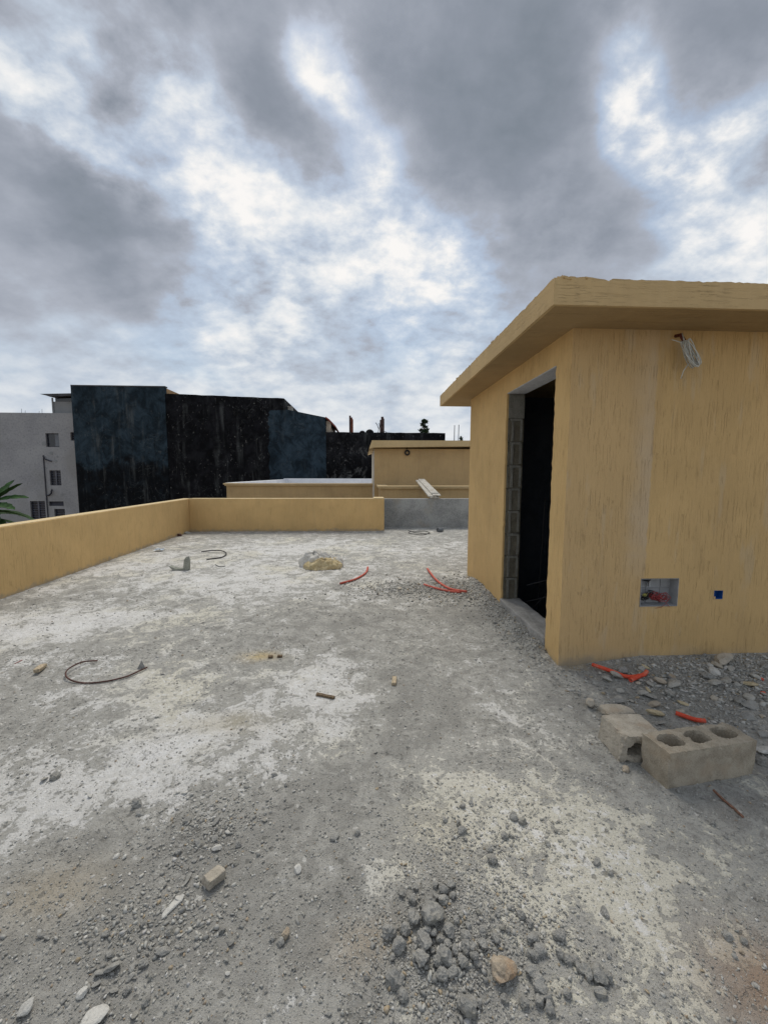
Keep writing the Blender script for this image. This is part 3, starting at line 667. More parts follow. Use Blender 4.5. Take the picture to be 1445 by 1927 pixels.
hm = MB(); hm.tube([(a + .065, SY0 + .05, d - .03), (a + .072, SY0 + .05, d - .006)], [.028, .038], 10); hm.build('knockout_shade_plug', M_blackwire, ebo); hm = MB(); hm.tube([(a + .02, SY0 + .055, c_ + .03), (a + .02, SY0 + .055, c_ + .095)], [.02, .026], 8); hm.build('knockout_shade_plug', M_blackwire, ebo)  # solid black cones; the dark of the knockouts is put into their colour
def squiggle(c, n, rad, rr, seed, zs=.7, ys=.35):
    q = random.Random(seed); P = []; ph = q.random() * 6
    for i in range(n):
        f = i / n; a_ = ph + f * q.uniform(14, 18) ; R = rad * (.6 + .4 * math.sin(f * 9 + ph))
        P.append((c[0] + R * math.cos(a_) + .01 * math.sin(f * 20), c[1] + ys * R * math.sin(a_ * 1.3 + ph), c[2] + zs * R * math.sin(a_)))
    return P
def wires(name, mat, cs, parent, rr=.0024):
    q = MB()
    for i, (c0, rad) in enumerate(cs): q.tube(squiggle(c0, 46, rad, 0, i * 5 + len(name)), rr, 5)
    return q.build(name, mat, parent, smooth=True)
wires('red_wire', M_redwire, [((a + .15, SY0 + .03, .50), .052), ((a + .17, SY0 + .02, .49), .045), ((a + .13, SY0 + .04, .51), .045), ((a + .20, SY0 + .03, .50), .05), ((a + .12, SY0 + .01, .505), .035)], ebo)
wires('black_wire', M_blackwire, [((a + .05, SY0 + .03, .50), .035), ((a + .07, SY0 + .04, .49), .03), ((a + .10, SY0 + .03, .53), .03)], ebo)
wires('yellow_wire', M_yelwire, [((a + .055, SY0 + .02, .525), .02)], ebo)
q = MB(); q.tube([(a + .20, SY0 - .004, .46), (a + .16, SY0 - .012, .437), (a + .115, SY0 - .01, .428)], .0015, 5); q.tube([(a + .20, SY0, .47), (a + .222, SY0 - .01, .435)], .0015, 5); q.build('loose_wire', M_redwire, ebo)
a, b_, c_, d = hx[1]
q = MB(); q.box((a + .001, SY0 + .001, c_ + .001), (a + .003, SY0 + .05, d - .001)); q.box((b_ - .003, SY0 + .001, c_ + .001), (b_ - .001, SY0 + .05, d - .001)); q.box((a + .003, SY0 + .001, d - .003), (b_ - .003, SY0 + .05, d - .001)); q.box((a + .003, SY0 + .001, c_ + .001), (b_ - .003, SY0 + .05, c_ + .003)); q.box((a + .003, SY0 + .046, c_ + .003), (b_ - .003, SY0 + .05, d - .003))
bo = q.build('switch_box', M_blue, shed)
q = MB(); q.box((a + .002, SY0 - .002, c_ + .002), (a + .012, SY0 + .006, c_ + .02)); q.build('render_smear', M_wall_front, bo)
# reinforcing rods inside the stairwell
q = MB()
for p0, p1 in (((1.9, 4.2, -.6), (1.95, 4.2, 1.15)), ((1.7, 4.0, .25), (2.6, 3.6, .62)), ((1.7, 4.05, .05), (2.6, 3.6, .45)), ((1.75, 4.1, -.1), (2.3, 3.5, .95))): q.tube([p0, p1], .006, 6)
q.build('reinforcing_bars', M_darkrod, shed)
# coil of cable hanging under the eave
cx_, cz_ = 2.147, 2.26; cc = empty('cable_coil', (cx_, SY0, cz_ + .1), 'pale cable coil hanging from a red conduit stub under the shed eave', 'cable')
q = MB(); q.tube([(cx_ + .002, SY0 + .02, cz_ + .10), (cx_ + .002, SY0 - .045, cz_ + .09), (cx_ + .012, SY0 - .07, cz_ + .04)], .012, 8); q.build('conduit_stub', plain('old_red_conduit', (.11, .03, .022), .7, .3), cc, smooth=True)
q = MB(); R_ = random.Random(9)
T0 = Matrix.Translation((cx_ + .045, SY0 - .085, cz_ - .045)) @ Matrix.Rotation(math.radians(30), 4, 'Y').inverted()
for L in range(13):
    ww, hh, oy = .026 + .004 * R_.random(), .092 + .010 * R_.random(), R_.uniform(-.022, .022); ox = (L - 6) * .0022
    q.tube([T0 @ Vector((ox + ww * math.cos(2 * math.pi * i / 26) * (.75 + .25 * math.sin(L)), oy + .02 * math.sin(2 * math.pi * i / 26 + L), hh * math.sin(2 * math.pi * i / 26))) for i in range(27)], .0030, 6, caps=False)
q.tube([T0 @ Vector((0, 0, .08)), (cx_ - .02, SY0 - .08, cz_ + .03), (cx_ - .09, SY0 - .085, cz_ + .045)], .0032, 6)
q.tube([(cx_ + .05, SY0 - .08, cz_ - .10), (cx_ + .028, SY0 - .06, cz_ - .15), (cx_ + .02, SY0 - .05, cz_ - .20)], .0032, 6)
q.tube([(cx_ + .005, SY0 - .05, cz_ + .10), (cx_ + .004, SY0 - .07, cz_ + .06), T0 @ Vector((0, 0, .1))], .0045, 6)
q.build('coiled_cable', M_cable, cc, smooth=True)
# ------------------------------------------------------------------ parapets of this terrace
def wx(y): return -4.06 - .0325 * (y - 4.54)
HP = .797
def wall_quad(name, plan, z0, z1, mat, parent):
    q = MB(); n = len(plan); q.prism([(x, y, z0) for x, y in plan], (0, 0, z1 - z0)); return q.build(name, mat, parent, bevel=.006)
lp = empty('side_parapet', (wx(4), 4, 0), 'long low yellow parapet running away along the left side of the terrace', 'parapet')
wall_quad('wall', [(wx(-4), -4), (wx(10.08), 10.08), (wx(10.08) - .21, 10.08), (wx(-4) - .21, -4)], -7.4, HP, M_wall, lp)
q = MB(); q.prism([(wx(-4) - .012, -4, HP + .001), (wx(10.05) - .012, 10.05, HP + .001), (wx(10.05) - .2, 10.05, HP + .001), (wx(-4) - .2, -4, HP + .001)], (0, 0, .006)); q.build('cap', crepi('cap_coat', (.66, .52, .30), 'y', dark=.15), lp)
bp = empty('end_parapet', (-2, 9.85, 0), 'low yellow parapet across the far end of the terrace, left of the bare grey wall', 'parapet')
wall_quad('wall', [(wx(9.84) + .001, 9.843), (.497, 9.843), (.497, 10.09), (wx(9.84) + .001, 10.09)], -.1, HP + .004, M_wall, bp)
q = MB(); q.box((wx(9.84) + .01, 9.85, HP + .0045), (.49, 10.08, HP + .012)); q.box((.24, 9.846, HP + .012), (.494, 10.4, HP + .022)); q.build('cap', crepi('cap_coat_end', (.66, .52, .30), 'x', dark=.15), bp)
gw = MB(); gw.box((.28, 10.44, -7.4), (5.2, 10.64, .765)); gw.box((.28, 10.0905, -.1), (.495, 10.4395, .765))
go = gw.build('cement_wall', M_greywall, bevel=.008); tag(go, 'low bare grey cement wall between the yellow end parapet and the shed', 'wall')
gl = MB(); gl.box((5.2, 10.44, -7.4), (9.0, 10.64, .765)); o = gl.build('cement_wall', M_greywall); tag(o, 'low grey cement wall continuing behind the shed', 'wall')
# plank from this wall to the neighbour's parapet
pk = empty('plank_stack', (1.85, 10.5, .78), 'stack of cement-caked planks bridging from the grey wall to the yellow parapet behind', 'planks')
def plank(p0, p1, wid, th, name, parent, lift=0, side=0):
    P0, P1 = Vector(p0), Vector(p1); d = (P1 - P0); L = d.length; y = d.normalized(); x = Vector((1, 0, 0)); x = (x - y * x.dot(y)).normalized(); z = x.cross(y)
    M = Matrix((x, y, z)).transposed().to_4x4(); M.translation = P0 + z * lift + x * side
    q = MB(); q.box((-wid / 2, 0, 0), (wid / 2, L, th), M); o = q.build(name, M_plank, parent, bevel=.004); roughen(o, .12, .006, 8, lift * 50 + side); return o
plank((1.86, 10.42, .775), (1.83, 12.85, 1.16), .24, .03, 'plank', pk)
plank((1.83, 10.44, .775), (1.80, 12.9, 1.165), .22, .03, 'plank', pk, .034, -.02)
plank((1.90, 10.40, .775), (1.84, 12.95, 1.17), .20, .028, 'plank', pk, .068, .015)
q = MB(); q.box((-.09, -.07, 0), (.09, .08, .012), Matrix.Translation((1.90, 10.62, .905)) @ Matrix.Rotation(.15, 4, 'X')); o = q.build('mortar_patch', M_mortar, pk); roughen(o, .03, .006, 20)
# ------------------------------------------------------------------ neighbouring yellow building
nb_ = empty('yellow_building', (0, 12.2, -7.5), 'neighbouring yellow flat-roofed building with moulded parapet and small roof house beyond the terrace', 'building')
def part(name, mat, boxes, parent=nb_, bevel=0):
    q = MB()
    for a_, b2 in boxes: q.box(a_, b2)
    return q.build(name, mat, parent, bevel=bevel)
ZT = 1.055
part('wall', M_far_wall, [((.50, 12.28, -7.5), (9, 12.45, ZT - .1)), ((-5.31, 15.70, -7.5), (.33, 15.86, ZT - .1)), ((.4999, 12.45, -7.5), (.66, 15.6, ZT - .1)), ((-5.31, 15.86, -7.5), (-5.15, 27.2, ZT - .1))])
part('parapet_cap', crepi('cap_far', (.60, .46, .26), 'x', dark=.1, s=.5), [((.46, 12.22, ZT - .10), (9.1, 12.50, ZT - .055)), ((.42, 12.18, ZT - .055), (9.1, 12.54, ZT)), ((-5.40, 15.60, ZT - .055), (.419, 15.92, ZT)), ((-5.36, 15.64, ZT - .10), (.459, 15.90, ZT - .056)), ((.42, 12.54, ZT - .055), (.74, 15.55, ZT)), ((.46, 12.5, ZT - .10), (.70, 15.55, ZT - .056))], bevel=.008)
part('side_parapet', M_white_par, [((-5.149, 15.93, .2), (-5.10, 27.2, ZT + .01)), ((-5.42, 15.93, ZT - .05), (-5.149, 27.2, ZT + .012))])
part('back_parapet', M_white_par, [((-5.40, 27.2, -7.5), (9, 27.45, ZT + .07))])
part('flat_roof', M_white_par, [((-5.14, 15.87, .05), (9, 27.19, .2)), ((.67, 12.46, .05), (9, 15.869, .199))])
part('roof_house_wall', M_far_wall, [((.36, 14.0, .2), (6, 18, 2.30))]); part('roof_house_side', cement('pale_edge', (.42, .39, .33), (.50, .46, .39)), [((.345, 14.006, .2), (.3599, 18, 2.298))])
q = MB(); q.prism([(.17, 13.72, 2.27), (.27, 13.72, 2.56), (6.2, 13.72, 2.585), (6.2, 13.72, 2.42), (.33, 13.72, 2.32)], (0, 4.5, 0)); q.build('roof_house_roof', crepi('cap_far2', (.58, .44, .24), 'x', dark=.1, s=.5), nb_)
q = MB(); cx2, cz2 = 1.50, 2.16
for L in range(7): q.tube([(cx2 + (.055 + .006 * L) * math.cos(2 * math.pi * i / 20), 13.93 + .008 * math.sin(i + L), cz2 + (.055 + .006 * L) * math.sin(2 * math.pi * i / 20)) for i in range(21)], .012, 5, caps=False)
q.tube([(cx2 - .01, 13.99, cz2 + .2), (cx2 - .01, 13.95, cz2 + .08)], .012, 5)
tag(q.build('cable_coil', M_hose), 'small black cable coil hanging on the far yellow roof house wall', 'cable')
# ------------------------------------------------------------------ dark bitumen building
db = empty('dark_building', (-8, 29, -7.5), 'tall windowless building coated in black and navy bitumen beyond the terrace', 'building')
def xz(name, mat, pts, y0, y1, parent=db):
    q = MB(); q.prism([(x, y0, z) for x, z in pts], (0, y1 - y0, 0)); return q.build(name, mat, parent)
xz('tower_wall', M_bit_tower, [(-20.03, -7.5), (-20.03, 7.41), (-18.2, 7.44), (-13.77, 7.42), (-13.77, -7.5)], 28.96, 29.25)
q = MB(); q.box((-19.9, 29.251, -7.5), (-13.78, 35, 7.36)); q.build('tower_side', M_tan, db)
q = MB(); q.box((-20.02, 28.94, 7.38), (-13.72, 29.3, 7.46)); q.build('coping', M_tin, db)
r = random.Random(5)
top = [(-13.769, 6.93)] + [(-13.7 + i * .4, 6.95 - (i * .4) / 8.2 * .22 + r.uniform(-.015, .015)) for i in range(20)] + [(-5.62, 6.73), (-5.5, 6.62)]
xz('main_wall', M_bit_main, [(-13.769, -7.5)] + top + [(-5.5, -7.5)], 29.0, 36)
top = [(-5.499, 5.97), (-2.72, 5.44)]
xz('gable_wall', M_bit_teal, [(-5.499, -7.5)] + top + [(-2.72, -7.5)], 29.0, 34)
e = [(-6.72 + .25 * mn.noise(Vector((0, z * 1.1, 3))) + r.uniform(-.06, .06), z) for z in np.linspace(5.88, -2, 50)]
xz('bitumen_patch', M_bit_teal, [(-5.499, 5.93), (-6.1, 5.9)] + e + [(-5.499, -2)], 28.985, 28.999)
low = [(-2.719, 4.42)] + [(-2.6 + i * .4, 4.41 + r.uniform(-.012, .012)) for i in range(21)] + [(5.88, 4.40)]
xz('low_wall', M_bit_low, [(-2.719, -7.5)] + low + [(5.88, -7.5)], 29.02, 36)
q = MB(); q.box((-2.7199, 29.4, 4.3), (-2.38, 33.9, 5.25)); q.build('end_wall', M_cream, db)
q = MB(); q.prism([(-2.72, 28.98, 5.50), (-2.45, 28.98, 5.30), (-2.02, 29.2, 4.86), (-2.05, 29.2, 4.78), (-2.45, 28.98, 5.15), (-2.72, 28.98, 5.40)], (0, 5, 0)); q.build('roof_edge', M_redroof, db)
q = MB(); q.box((-5.45, 29.5, 5.9), (-5.15, 29.9, 6.22)); q.box((-5.48, 29.47, 6.22), (-5.12, 29.93, 6.27)); q.build('chimney', M_mortar, db)
def pillar(x0, x1, xm, z1, z2, ma, mb, label):
    t_ = empty('brick_pillar', ((x0 + x1) / 2, 33, 4.4), label, 'pillar', 'brick pillars')
    q = MB(); q.box((x0, 33, 4.38), (xm, 33.3, z1)); q.build('pier', ma, t_); q = MB(); q.box((xm + .001, 33.02, 4.38), (x1, 33.32, z2 - .15)); q.box((xm + .001, 33.02, z2 - .149), (x1 - .06, 33.32, z2)); q.build('pier', mb, t_)
    return t_
pillar(-1.20, -.88, -1.06, 6.16, 6.02, M_brick2, M_brick, 'reddish brick pillar rising from the dark wall, left of the other pillar')
pillar(1.30, 1.66, 1.40, 5.85, 6.10, M_brick2, M_brick2, 'dark brown pillar rising from the dark wall, right of the black domes')
def dome(x, y, z, rr, hh, label):
    q = MB(); n = 16; V = []; F = []
    for j in range(6):
        a_ = j / 6 * math.pi / 2
        for k in range(n): V.append((x + rr * math.cos(a_) * math.cos(2 * math.pi * k / n), y + rr * math.cos(a_) * math.sin(2 * math.pi * k / n), z + hh * math.sin(a_)))
    V.append((x, y, z + hh))
    for j in range(5):
        for k in range(n): F.append((j * n + k, j * n + (k + 1) % n, (j + 1) * n + (k + 1) % n, (j + 1) * n + k))
    F += [(5 * n + k, 5 * n + (k + 1) % n, 6 * n) for k in range(n)]
    q.add(V, F); q.tube([(x + rr * 1.03 * math.cos(2 * math.pi * k / n), y + rr * 1.03 * math.sin(2 * math.pi * k / n), z) for k in range(n + 1)], .03, 6, caps=False)
    return tag(q.build('roof_dome', M_bit_main, smooth=True), label, 'dome', 'black domes on the dark wall')
dome(-.12, 29.6, 4.38, .24, .22, 'smaller black dome on the dark wall top, left of the wider dome'); dome(.42, 29.6, 4.38, .32, .32, 'wider black dome on the dark wall top, beside the brown pillar')
q = MB(); q.tube([(1.02, 29.6, 4.39), (1.08, 29.6, 4.7), (.98, 29.6, 5.0), (.86, 29.6, 5.18)], .025, 5); q.tube([(1.08, 29.6, 4.7), (1.15, 29.6, 4.9), (1.10, 29.6, 5.15)], .02, 5); q.tube([(1.2, 29.6, 4.5), (1.55, 29.6, 4.55), (1.75, 29.6, 4.42)], .02, 5)
tag(q.build('bent_rod', M_darkrod), 'thin bent rods sticking up beside the brown pillar', 'rod')
for x, zt in ((6.757, 5.09), (7.077, 5.13)):
    q = MB(); q.tube([(x, 30, -7.5), (x, 30, 3.5), (x + .015, 30, zt)], .03, 6); tag(q.build('steel_rod', plain('pale_rod', (.25, .26, .28), .7, .3)), 'thin upright steel rod beyond the far roof house, %s' % ('the left and shorter one' if x < 6.9 else 'the right and taller one'), 'rod', 'upright steel rods')
# ------------------------------------------------------------------ white building at the left
wb = empty('white_building', (-24, 30, -7.5), 'stained off-white apartment building with louvred windows at the left, behind the dark tower', 'building')
def part2(name, mat, boxes, parent=wb, bevel=0): return part(name, mat, boxes, parent, bevel)
WIN = [(-22.71, -21.80, 3.31, 4.28), (-22.63, -21.85, .56, 1.64), (-24.14, -23.1, -2.6, -.58), (-22.83, -21.80, -.93, -.60), (-22.49, -21.75, -2.1, -1.15), (-20.98, -20.0, 3.77, 4.36), (-20.75, -20.0, 1.10, 1.62)]
cutx = sorted({-34.0, -19.2} | {v for q in WIN for v in q[:2]}); cutz = sorted({-7.5, 5.70} | {v for q in WIN for v in q[2:]})
q = MB(); vi2 = {}
def V2(x, y, z):
    k = (x, y, z)
    if k not in vi2: vi2[k] = len(q.v); q.v.append(k)
    return vi2[k]
for a_, b2 in zip(cutx, cutx[1:]):
    for p, s2 in zip(cutz, cutz[1:]):
        if not any(w_[0] < (a_ + b2) / 2 < w_[1] and w_[2] < (p + s2) / 2 < w_[3] for w_ in WIN):
            q.f.append((V2(a_, 30, p), V2(b2, 30, p), V2(b2, 30, s2), V2(a_, 30, s2))); q.m.append(0)
for w_ in WIN:
    cs = [(w_[0], w_[2]), (w_[1], w_[2]), (w_[1], w_[3]), (w_[0], w_[3])]
    for i in range(4):
        (xa, za), (xb, zb) = cs[i], cs[(i + 1) % 4]; q.f.append((V2(xa, 30, za), V2(xb, 30, zb), V2(xb, 30.18, zb), V2(xa, 30.18, za))); q.m.append(0)
q.box((-34, 30.4, -7.5), (-19.2, 38, 5.5)); q.box((-34, 30.001, 5.5), (-19.2, 30.2, 5.699)); q.box((-19.25, 30.2, -7.5), (-19.2, 30.4, 5.6))
q.build('wall', M_whitebld, wb)
def window(w_, kind):
    x0, x1, z0, z1 = w_; q = MB(); f = .05; y = 30.12
    for bx in (((x0, y, z0), (x0 + f, y + .05, z1)), ((x1 - f, y, z0), (x1, y + .05, z1)), ((x0 + f, y, z1 - f), (x1 - f, y + .05, z1)), ((x0 + f, y, z0), (x1 - f, y + .05, z0 + f))): q.box(*bx)
    wo_ = q.build('window', M_frame_dark, wb)
    if kind == 'slide':
        xm = x0 + (x1 - x0) * .60; q = MB(); q.box((x0 + f, y + .03, z0 + f), (xm, y + .035, z1 - f)); q.build('pane', M_glass, wo_); q = MB(); q.box((xm, y + .01, z0 + f), (x1 - f, y + .02, z1 - f)); q.build('pane', M_glass2, wo_)
    else:
        q = MB(); q.box((x0 + f, y + .045, z0 + f), (x1 - f, y + .048, z1 - f)); q.build('pane', M_glass, wo_)
        q = MB(); n = max(3, int((z1 - z0) / .13))
        for i in range(n):
            z = z0 + f + (z1 - z0 - 2 * f) * (i + .5) / n; M = Matrix.Translation(((x0 + x1) / 2, y + .02, z)) @ Matrix.Rotation(.7, 4, 'X'); q.box((-(x1 - x0) / 2 + f, -.035, -.004), ((x1 - x0) / 2 - f, .035, .004), M)
        q.build('louvres', M_louvre, wo_)
        if kind == 'double': q = MB(); xm = (x0 + x1) / 2; q.box((xm - .08, y - .02, z0 + .02), (xm + .03, y + .03, z1 - .02)); q.build('mullion', M_louvre, wo_)
for w_, k in zip(WIN, ('slide', 'double', 'double', 'l', 'l', 'l', 'l')): window(w_, k)
q = MB(); q.tube([(-22.93, 29.95, 2.72), (-22.93, 29.95, -7.4)], .035, 6); q.tube([(-22.93, 29.93, 2.65), (-22.8, 29.9, 2.45), (-22.5, 29.9, 2.33), (-22.36, 29.9, 2.30)], .045, 6); q.tube([(-22.93, 29.93, -.12), (-22.75, 29.9, -.17), (-22.55, 29.9, -.02), (-22.47, 29.9, .28)], .05, 6)
q.build('drain_pipe', M_frame_dark, wb)
for x, z, s2 in ((-22.4, 2.86, .13), (-22.12, 2.30, .11), (-21.99, 2.62, .07), (-21.85, -.13, .09), (-22.85, 3.55, .16)):
    q = MB(); q.tube([(x, 29.995, z), (x, 29.985, z)], [s2, s2 * .9], 9); q.build('wall_patch', M_penthouse, wb)
# penthouse and its roof sheet
part2('penthouse_wall', M_penthouse, [((-22.50, 30.6, 5.5), (-19.3, 34, 6.60)), ((-22.52, 30.55, 5.5), (-22.42, 30.599, 6.86))])
part2('penthouse_gap_shade', M_glass, [((-22.3, 30.61, 6.601), (-19.3, 33.9, 6.86))])  # solid dark box in the gap under the roof, its shade painted in
q = MB(); q.prism([(-23.05, 30.2, 7.06), (-19.3, 30.2, 7.18), (-19.3, 30.2, 7.08), (-22.4, 30.2, 6.88), (-22.6, 30.2, 6.95)], (0, 4.5, 0)); q.build('penthouse_roof', M_tin, wb)
for x in (-24.3, -24.05, -23.1, -22.9):
    q = MB(); q.tube([(x, 30.1, 5.69), (x + .02, 30.1, 5.9 + .1 * math.sin(x * 9))], .012, 4); q.build('starter_bar', M_darkrod, wb)
# ------------------------------------------------------------------ plants
def blade(q, base, az, L, wd, rise, droop, n=12, twist=0.0):
    d = Vector((math.cos(az), math.sin(az), 0)); s_ = Vector((-math.sin(az), math.cos(az), 0)); V = []; F = []
    for i in range(n + 1):
        f = i / n; c0 = Vector(base) + d * (L * f * math.cos(rise * .6)) + Vector((0, 0, L * (math.sin(rise) * f - droop * f * f)))
        w_ = wd * math.sin(math.pi * min(1, f * .93 + .07)) ** .6 * (.12 if f < .14 else 1)
        jit = 1 + .18 * math.sin(i * 2.3 + az * 7)
        side = (s_ * math.cos(twist) + Vector((0, 0, 1)) * math.sin(twist))
        V += [c0 - side * w_ * jit + Vector((0, 0, .25 * w_)), c0, c0 + side * w_ * (2 - jit) + Vector((0, 0, .25 * w_))]
    for i in range(n): F += [(3 * i, 3 * i + 1, 3 * i + 4, 3 * i + 3), (3 * i + 1, 3 * i + 2, 3 * i + 5, 3 * i + 4)]
    o = len(q.v); q.add(V, F)
    V2_ = [Vector(v) - Vector((0, 0, .006)) for v in V]; q.add(V2_, [f[::-1] for f in F])
ba = empty('banana_plant', (-11.05, 12.3, -7.5), 'green banana-like plant with long blades showing above the parapet at the left edge', 'plant')
q = MB(); q.tube([(-11.05, 12.3, -7.5), (-11.0, 12.3, -3), (-11.05, 12.3, .35)], [.2, .15, .07], 10); q.build('stem', M_trunk, ba)
q = MB(); R_ = random.Random(2)
for az, L, ri, dr, zb in ((.15, 1.15, .35, .22, .55), (-.35, 1.2, .15, .22, .45), (.6, 1.0, .95, .15, .5), (-.1, 1.3, .0, .16, .30), (-.7, 1.15, .0, .30, .28), (.35, 1.2, .15, .45, .25), (1.2, .95, 1.15, .1, .5), (-1.1, 1.0, .5, .3, .4), (2.0, 1.0, .6, .3, .4), (2.9, 1.1, .4, .3, .4), (-2.2, 1.1, .5, .3, .4), (3.8, 1, .2, .4, .3), (-.5, 1.15, -.15, .22, .12), (.1, 1.15, -.25, .12, .10), (.9, 1, .1, .3, .2), (-1.5, 1, 0, .3, .1)):
    blade(q, (-11.05, 12.3, zb), az, L * .92, .125, ri, dr, twist=R_.uniform(-.5, .5))
q.build('leaves', M_leaf, ba, smooth=False)
def bush(name, x, y, z0, z1, rad, seed, label, top=True):
    t_ = empty(name, (x, y, z0), label, 'tree'); R_ = np.random.default_rng(seed)
    q = MB(); q.tube([(x, y, z0), (x + .05, y, z1 - rad)], [.22, .05], 7)
    for k in range(7):
        a_ = k * 2.4; zb = z1 - 2.2 * rad + k * rad * .28; q.tube([(x, y, zb), (x + rad * .6 * math.cos(a_), y + rad * .6 * math.sin(a_), zb + rad * .5)], [.05, .015], 5)
    q.build('trunk', M_trunk, t_); q = MB(); n = 2600; H = z1 - (z1 - 3.2 * rad)
    cl = [(R_.normal(0, .38) , R_.normal(0, .38), R_.random()) for _ in range(26)]
    for i in range(n):
        cx0, cy0, cz0 = cl[i % 26]; f = cz0; taper = (1 - f) ** .6 * 1.0 + .12
        c0 = np.array([x + rad * (cx0 * taper + R_.normal(0, .16)), y + rad * (cy0 * taper + R_.normal(0, .16)), z1 - H * (1 - f) * .95 + R_.normal(0, .10) * rad])
        u = R_.normal(0, 1, 3); u /= np.linalg.norm(u); v = np.cross(u, R_.normal(0, 1, 3)); v /= np.linalg.norm(v); s_ = rad * .13
        q.add([c0 - u * s_, c0 + v * s_ * .5, c0 + u * s_, c0 - v * s_ * .5], [(0, 1, 2, 3)])
    q.build('crown', M_leaf_dark, t_)
bush('tree', 5.95, 40, -7.5, 6.78, .62, 4, 'small dark conical treetop showing above the dark low wall')
bush('tree', 9.75, 40, -7.5, 5.22, .30, 5, 'tiny treetop tip beside the thin steel rods')
# ------------------------------------------------------------------ loose things on the terrace
def P3(px, py, up=0.0):
    x, y = G(px, py); x, y = G(px, py, gz(x, y)); return (x, y, gz(x, y) + up)
def pipe(name, pts, rr, mat, label, cat, group=None, hollow=0, ups=None, n=8):
    W_ = [Vector(P3(px, py, (ups[i] if ups else rr))) for i, (px, py) in enumerate(pts)]
    P = []
    for i in range(len(W_) - 1):
        p0, p1, p2, p3 = W_[max(0, i - 1)], W_[i], W_[i + 1], W_[min(len(W_) - 1, i + 2)]
        for k in range(5):
            f = k / 5; P.append(.5 * ((2 * p1) + (p2 - p0) * f + (2 * p0 - 5 * p1 + 4 * p2 - p3) * f * f + (3 * p1 - p0 - 3 * p2 + p3) * f ** 3))
    P.append(W_[-1]); q = MB(); q.tube(P, rr, n, hollow=hollow); o = q.build(name, mat, smooth=True)
    for p in o.data.polygons:
        if len(p.vertices) > 4: p.use_smooth = False
    return tag(o, label, cat, group)
pipe('conduit', [(640, 1100), (668, 1092), (688, 1080), (692, 1069)], .0135, M_orange_dusty, 'curved dusty red conduit lying alone in front of the plastic bag', 'conduit', 'red conduits', .7)
pipe('conduit', [(804, 1074), (820, 1094), (845, 1110), (878, 1118)], .014, M_orange_dusty, 'longer red conduit of the crossed pair near the shed wall, rising to the upper left', 'conduit', 'red conduits', .7, [.03, .02, .02, .035])
pipe('conduit', [(798, 1102), (820, 1109), (848, 1115), (868, 1116)], .014, M_orange_dusty, 'shorter red conduit of the crossed pair near the shed wall, lying flat beneath', 'conduit', 'red conduits', .7)
q1 = pipe('conduit', [(1114, 1259), (1150, 1270), (1180, 1277), (1208, 1275), (1217, 1268)], .0135, M_orange, 'bright orange conduit with a stub branch lying at the foot of the shed front wall', 'conduit', 'red conduits', .7, [.035, .03, .02, .025, .035])
q2 = pipe('branch_stub', [(1203, 1276), (1192, 1281), (1186, 1285)], .015, M_orange, None, None, None, .7, [.025, .02, .02]); q2.parent = q1
pipe('conduit', [(1271, 1348), (1290, 1355), (1308, 1361), (1326, 1363)], .0125, M_orange, 'short bright orange conduit in the rubble just behind the hollow block', 'conduit', 'red conduits', .7, [.02, .02, .02, .02])
pipe('conduit', [(1432, 1306), (1439, 1307)], .010, M_orange, 'tiny orange conduit offcut in the rubble at the right edge', 'conduit', 'red conduits', .7)
pipe('conduit', [(1430, 1275), (1437, 1279)], .008, M_orange, 'tiny red offcut near the wall at the right edge, behind the other offcut', 'conduit', 'red conduits', .7)
pipe('rusty_rod', [(184, 1246), (155, 1251), (128, 1268), (126, 1280), (150, 1287), (190, 1286), (235, 1277), (262, 1266), (277, 1259)], .0052, M_rebar, 'rusty brown rod bent into an open loop on the left of the floor', 'rod', None, 0, [.01, .02, .03, .02, .008, .008, .010, .012, .012], 6)
q = MB(); c0 = Vector(P3(266, 1259)); q.add([c0 + Vector(v) for v in ((-.03, 0, 0), (.03, .0, 0), (.012, .02, .01), (0, .01, .06), (-.01, .03, .01))], [(0, 1, 3), (1, 2, 3), (2, 4, 3), (4, 0, 3), (0, 4, 2, 1)]); tag(q.build('mortar_spike', M_stone), 'small upright mortar spike at the right end of the bent rusty rod', 'stone')
pipe('black_hose', [(379, 1040.5), (400, 1038.8), (418, 1040), (426, 1044), (417, 1050), (389, 1054)], .010, M_hose, 'black hose curved like a hook on the far floor', 'hose', None, 0, [.02, .03, .03, .02, .012, .012])
pipe('wire_loop', [(768, 999), (782, 1003), (808, 1005), (800, 1000), (775, 1001), (770, 1004), (796, 1007), (806, 1004)], .007, M_darkrod, 'dark tangled wire loop in front of the grey wall', 'wire')
pipe('wire_scrap', [(405, 1063), (413, 1067), (424, 1066)], .005, M_darkrod, 'thin dark wire scrap just in front of the hooked black hose', 'wire')
pipe('stick', [(1342, 1492), (1360, 1508), (1380, 1524), (1398, 1540)], .0055, plain('rusty_stick', (.20, .105, .07), .8, .3, .35, 80), 'thin rusty stick on the floor in front of the hollow block', 'stick', None, 0, [.012, .008, .006, .004], 6)
pipe('wire_scrap', [(28, 1250), (36, 1246), (42, 1243)], .003, plain('red_scrap', (.25, .06, .05), .6, .4), 'tiny red wire scrap at the left edge', 'wire')
o = pipe('pipe_stub', [(828, 1001), (828.4, 1000)], .045, M_pvc, 'short grey pipe stub on the floor in front of the grey wall', 'pipe', None, .82, [.05, .05], 16)
bpy.data.objects.remove(o)
x, y, z = P3(828, 1001); q = MB(); q.tube([(x - .06, y - .03, z + .05), (x + .06, y + .05, z + .05)], .052, 16, hollow=.82); tag(q.build('pipe_stub', M_pvc), 'short grey pipe stub on the floor in front of the grey wall', 'pipe')
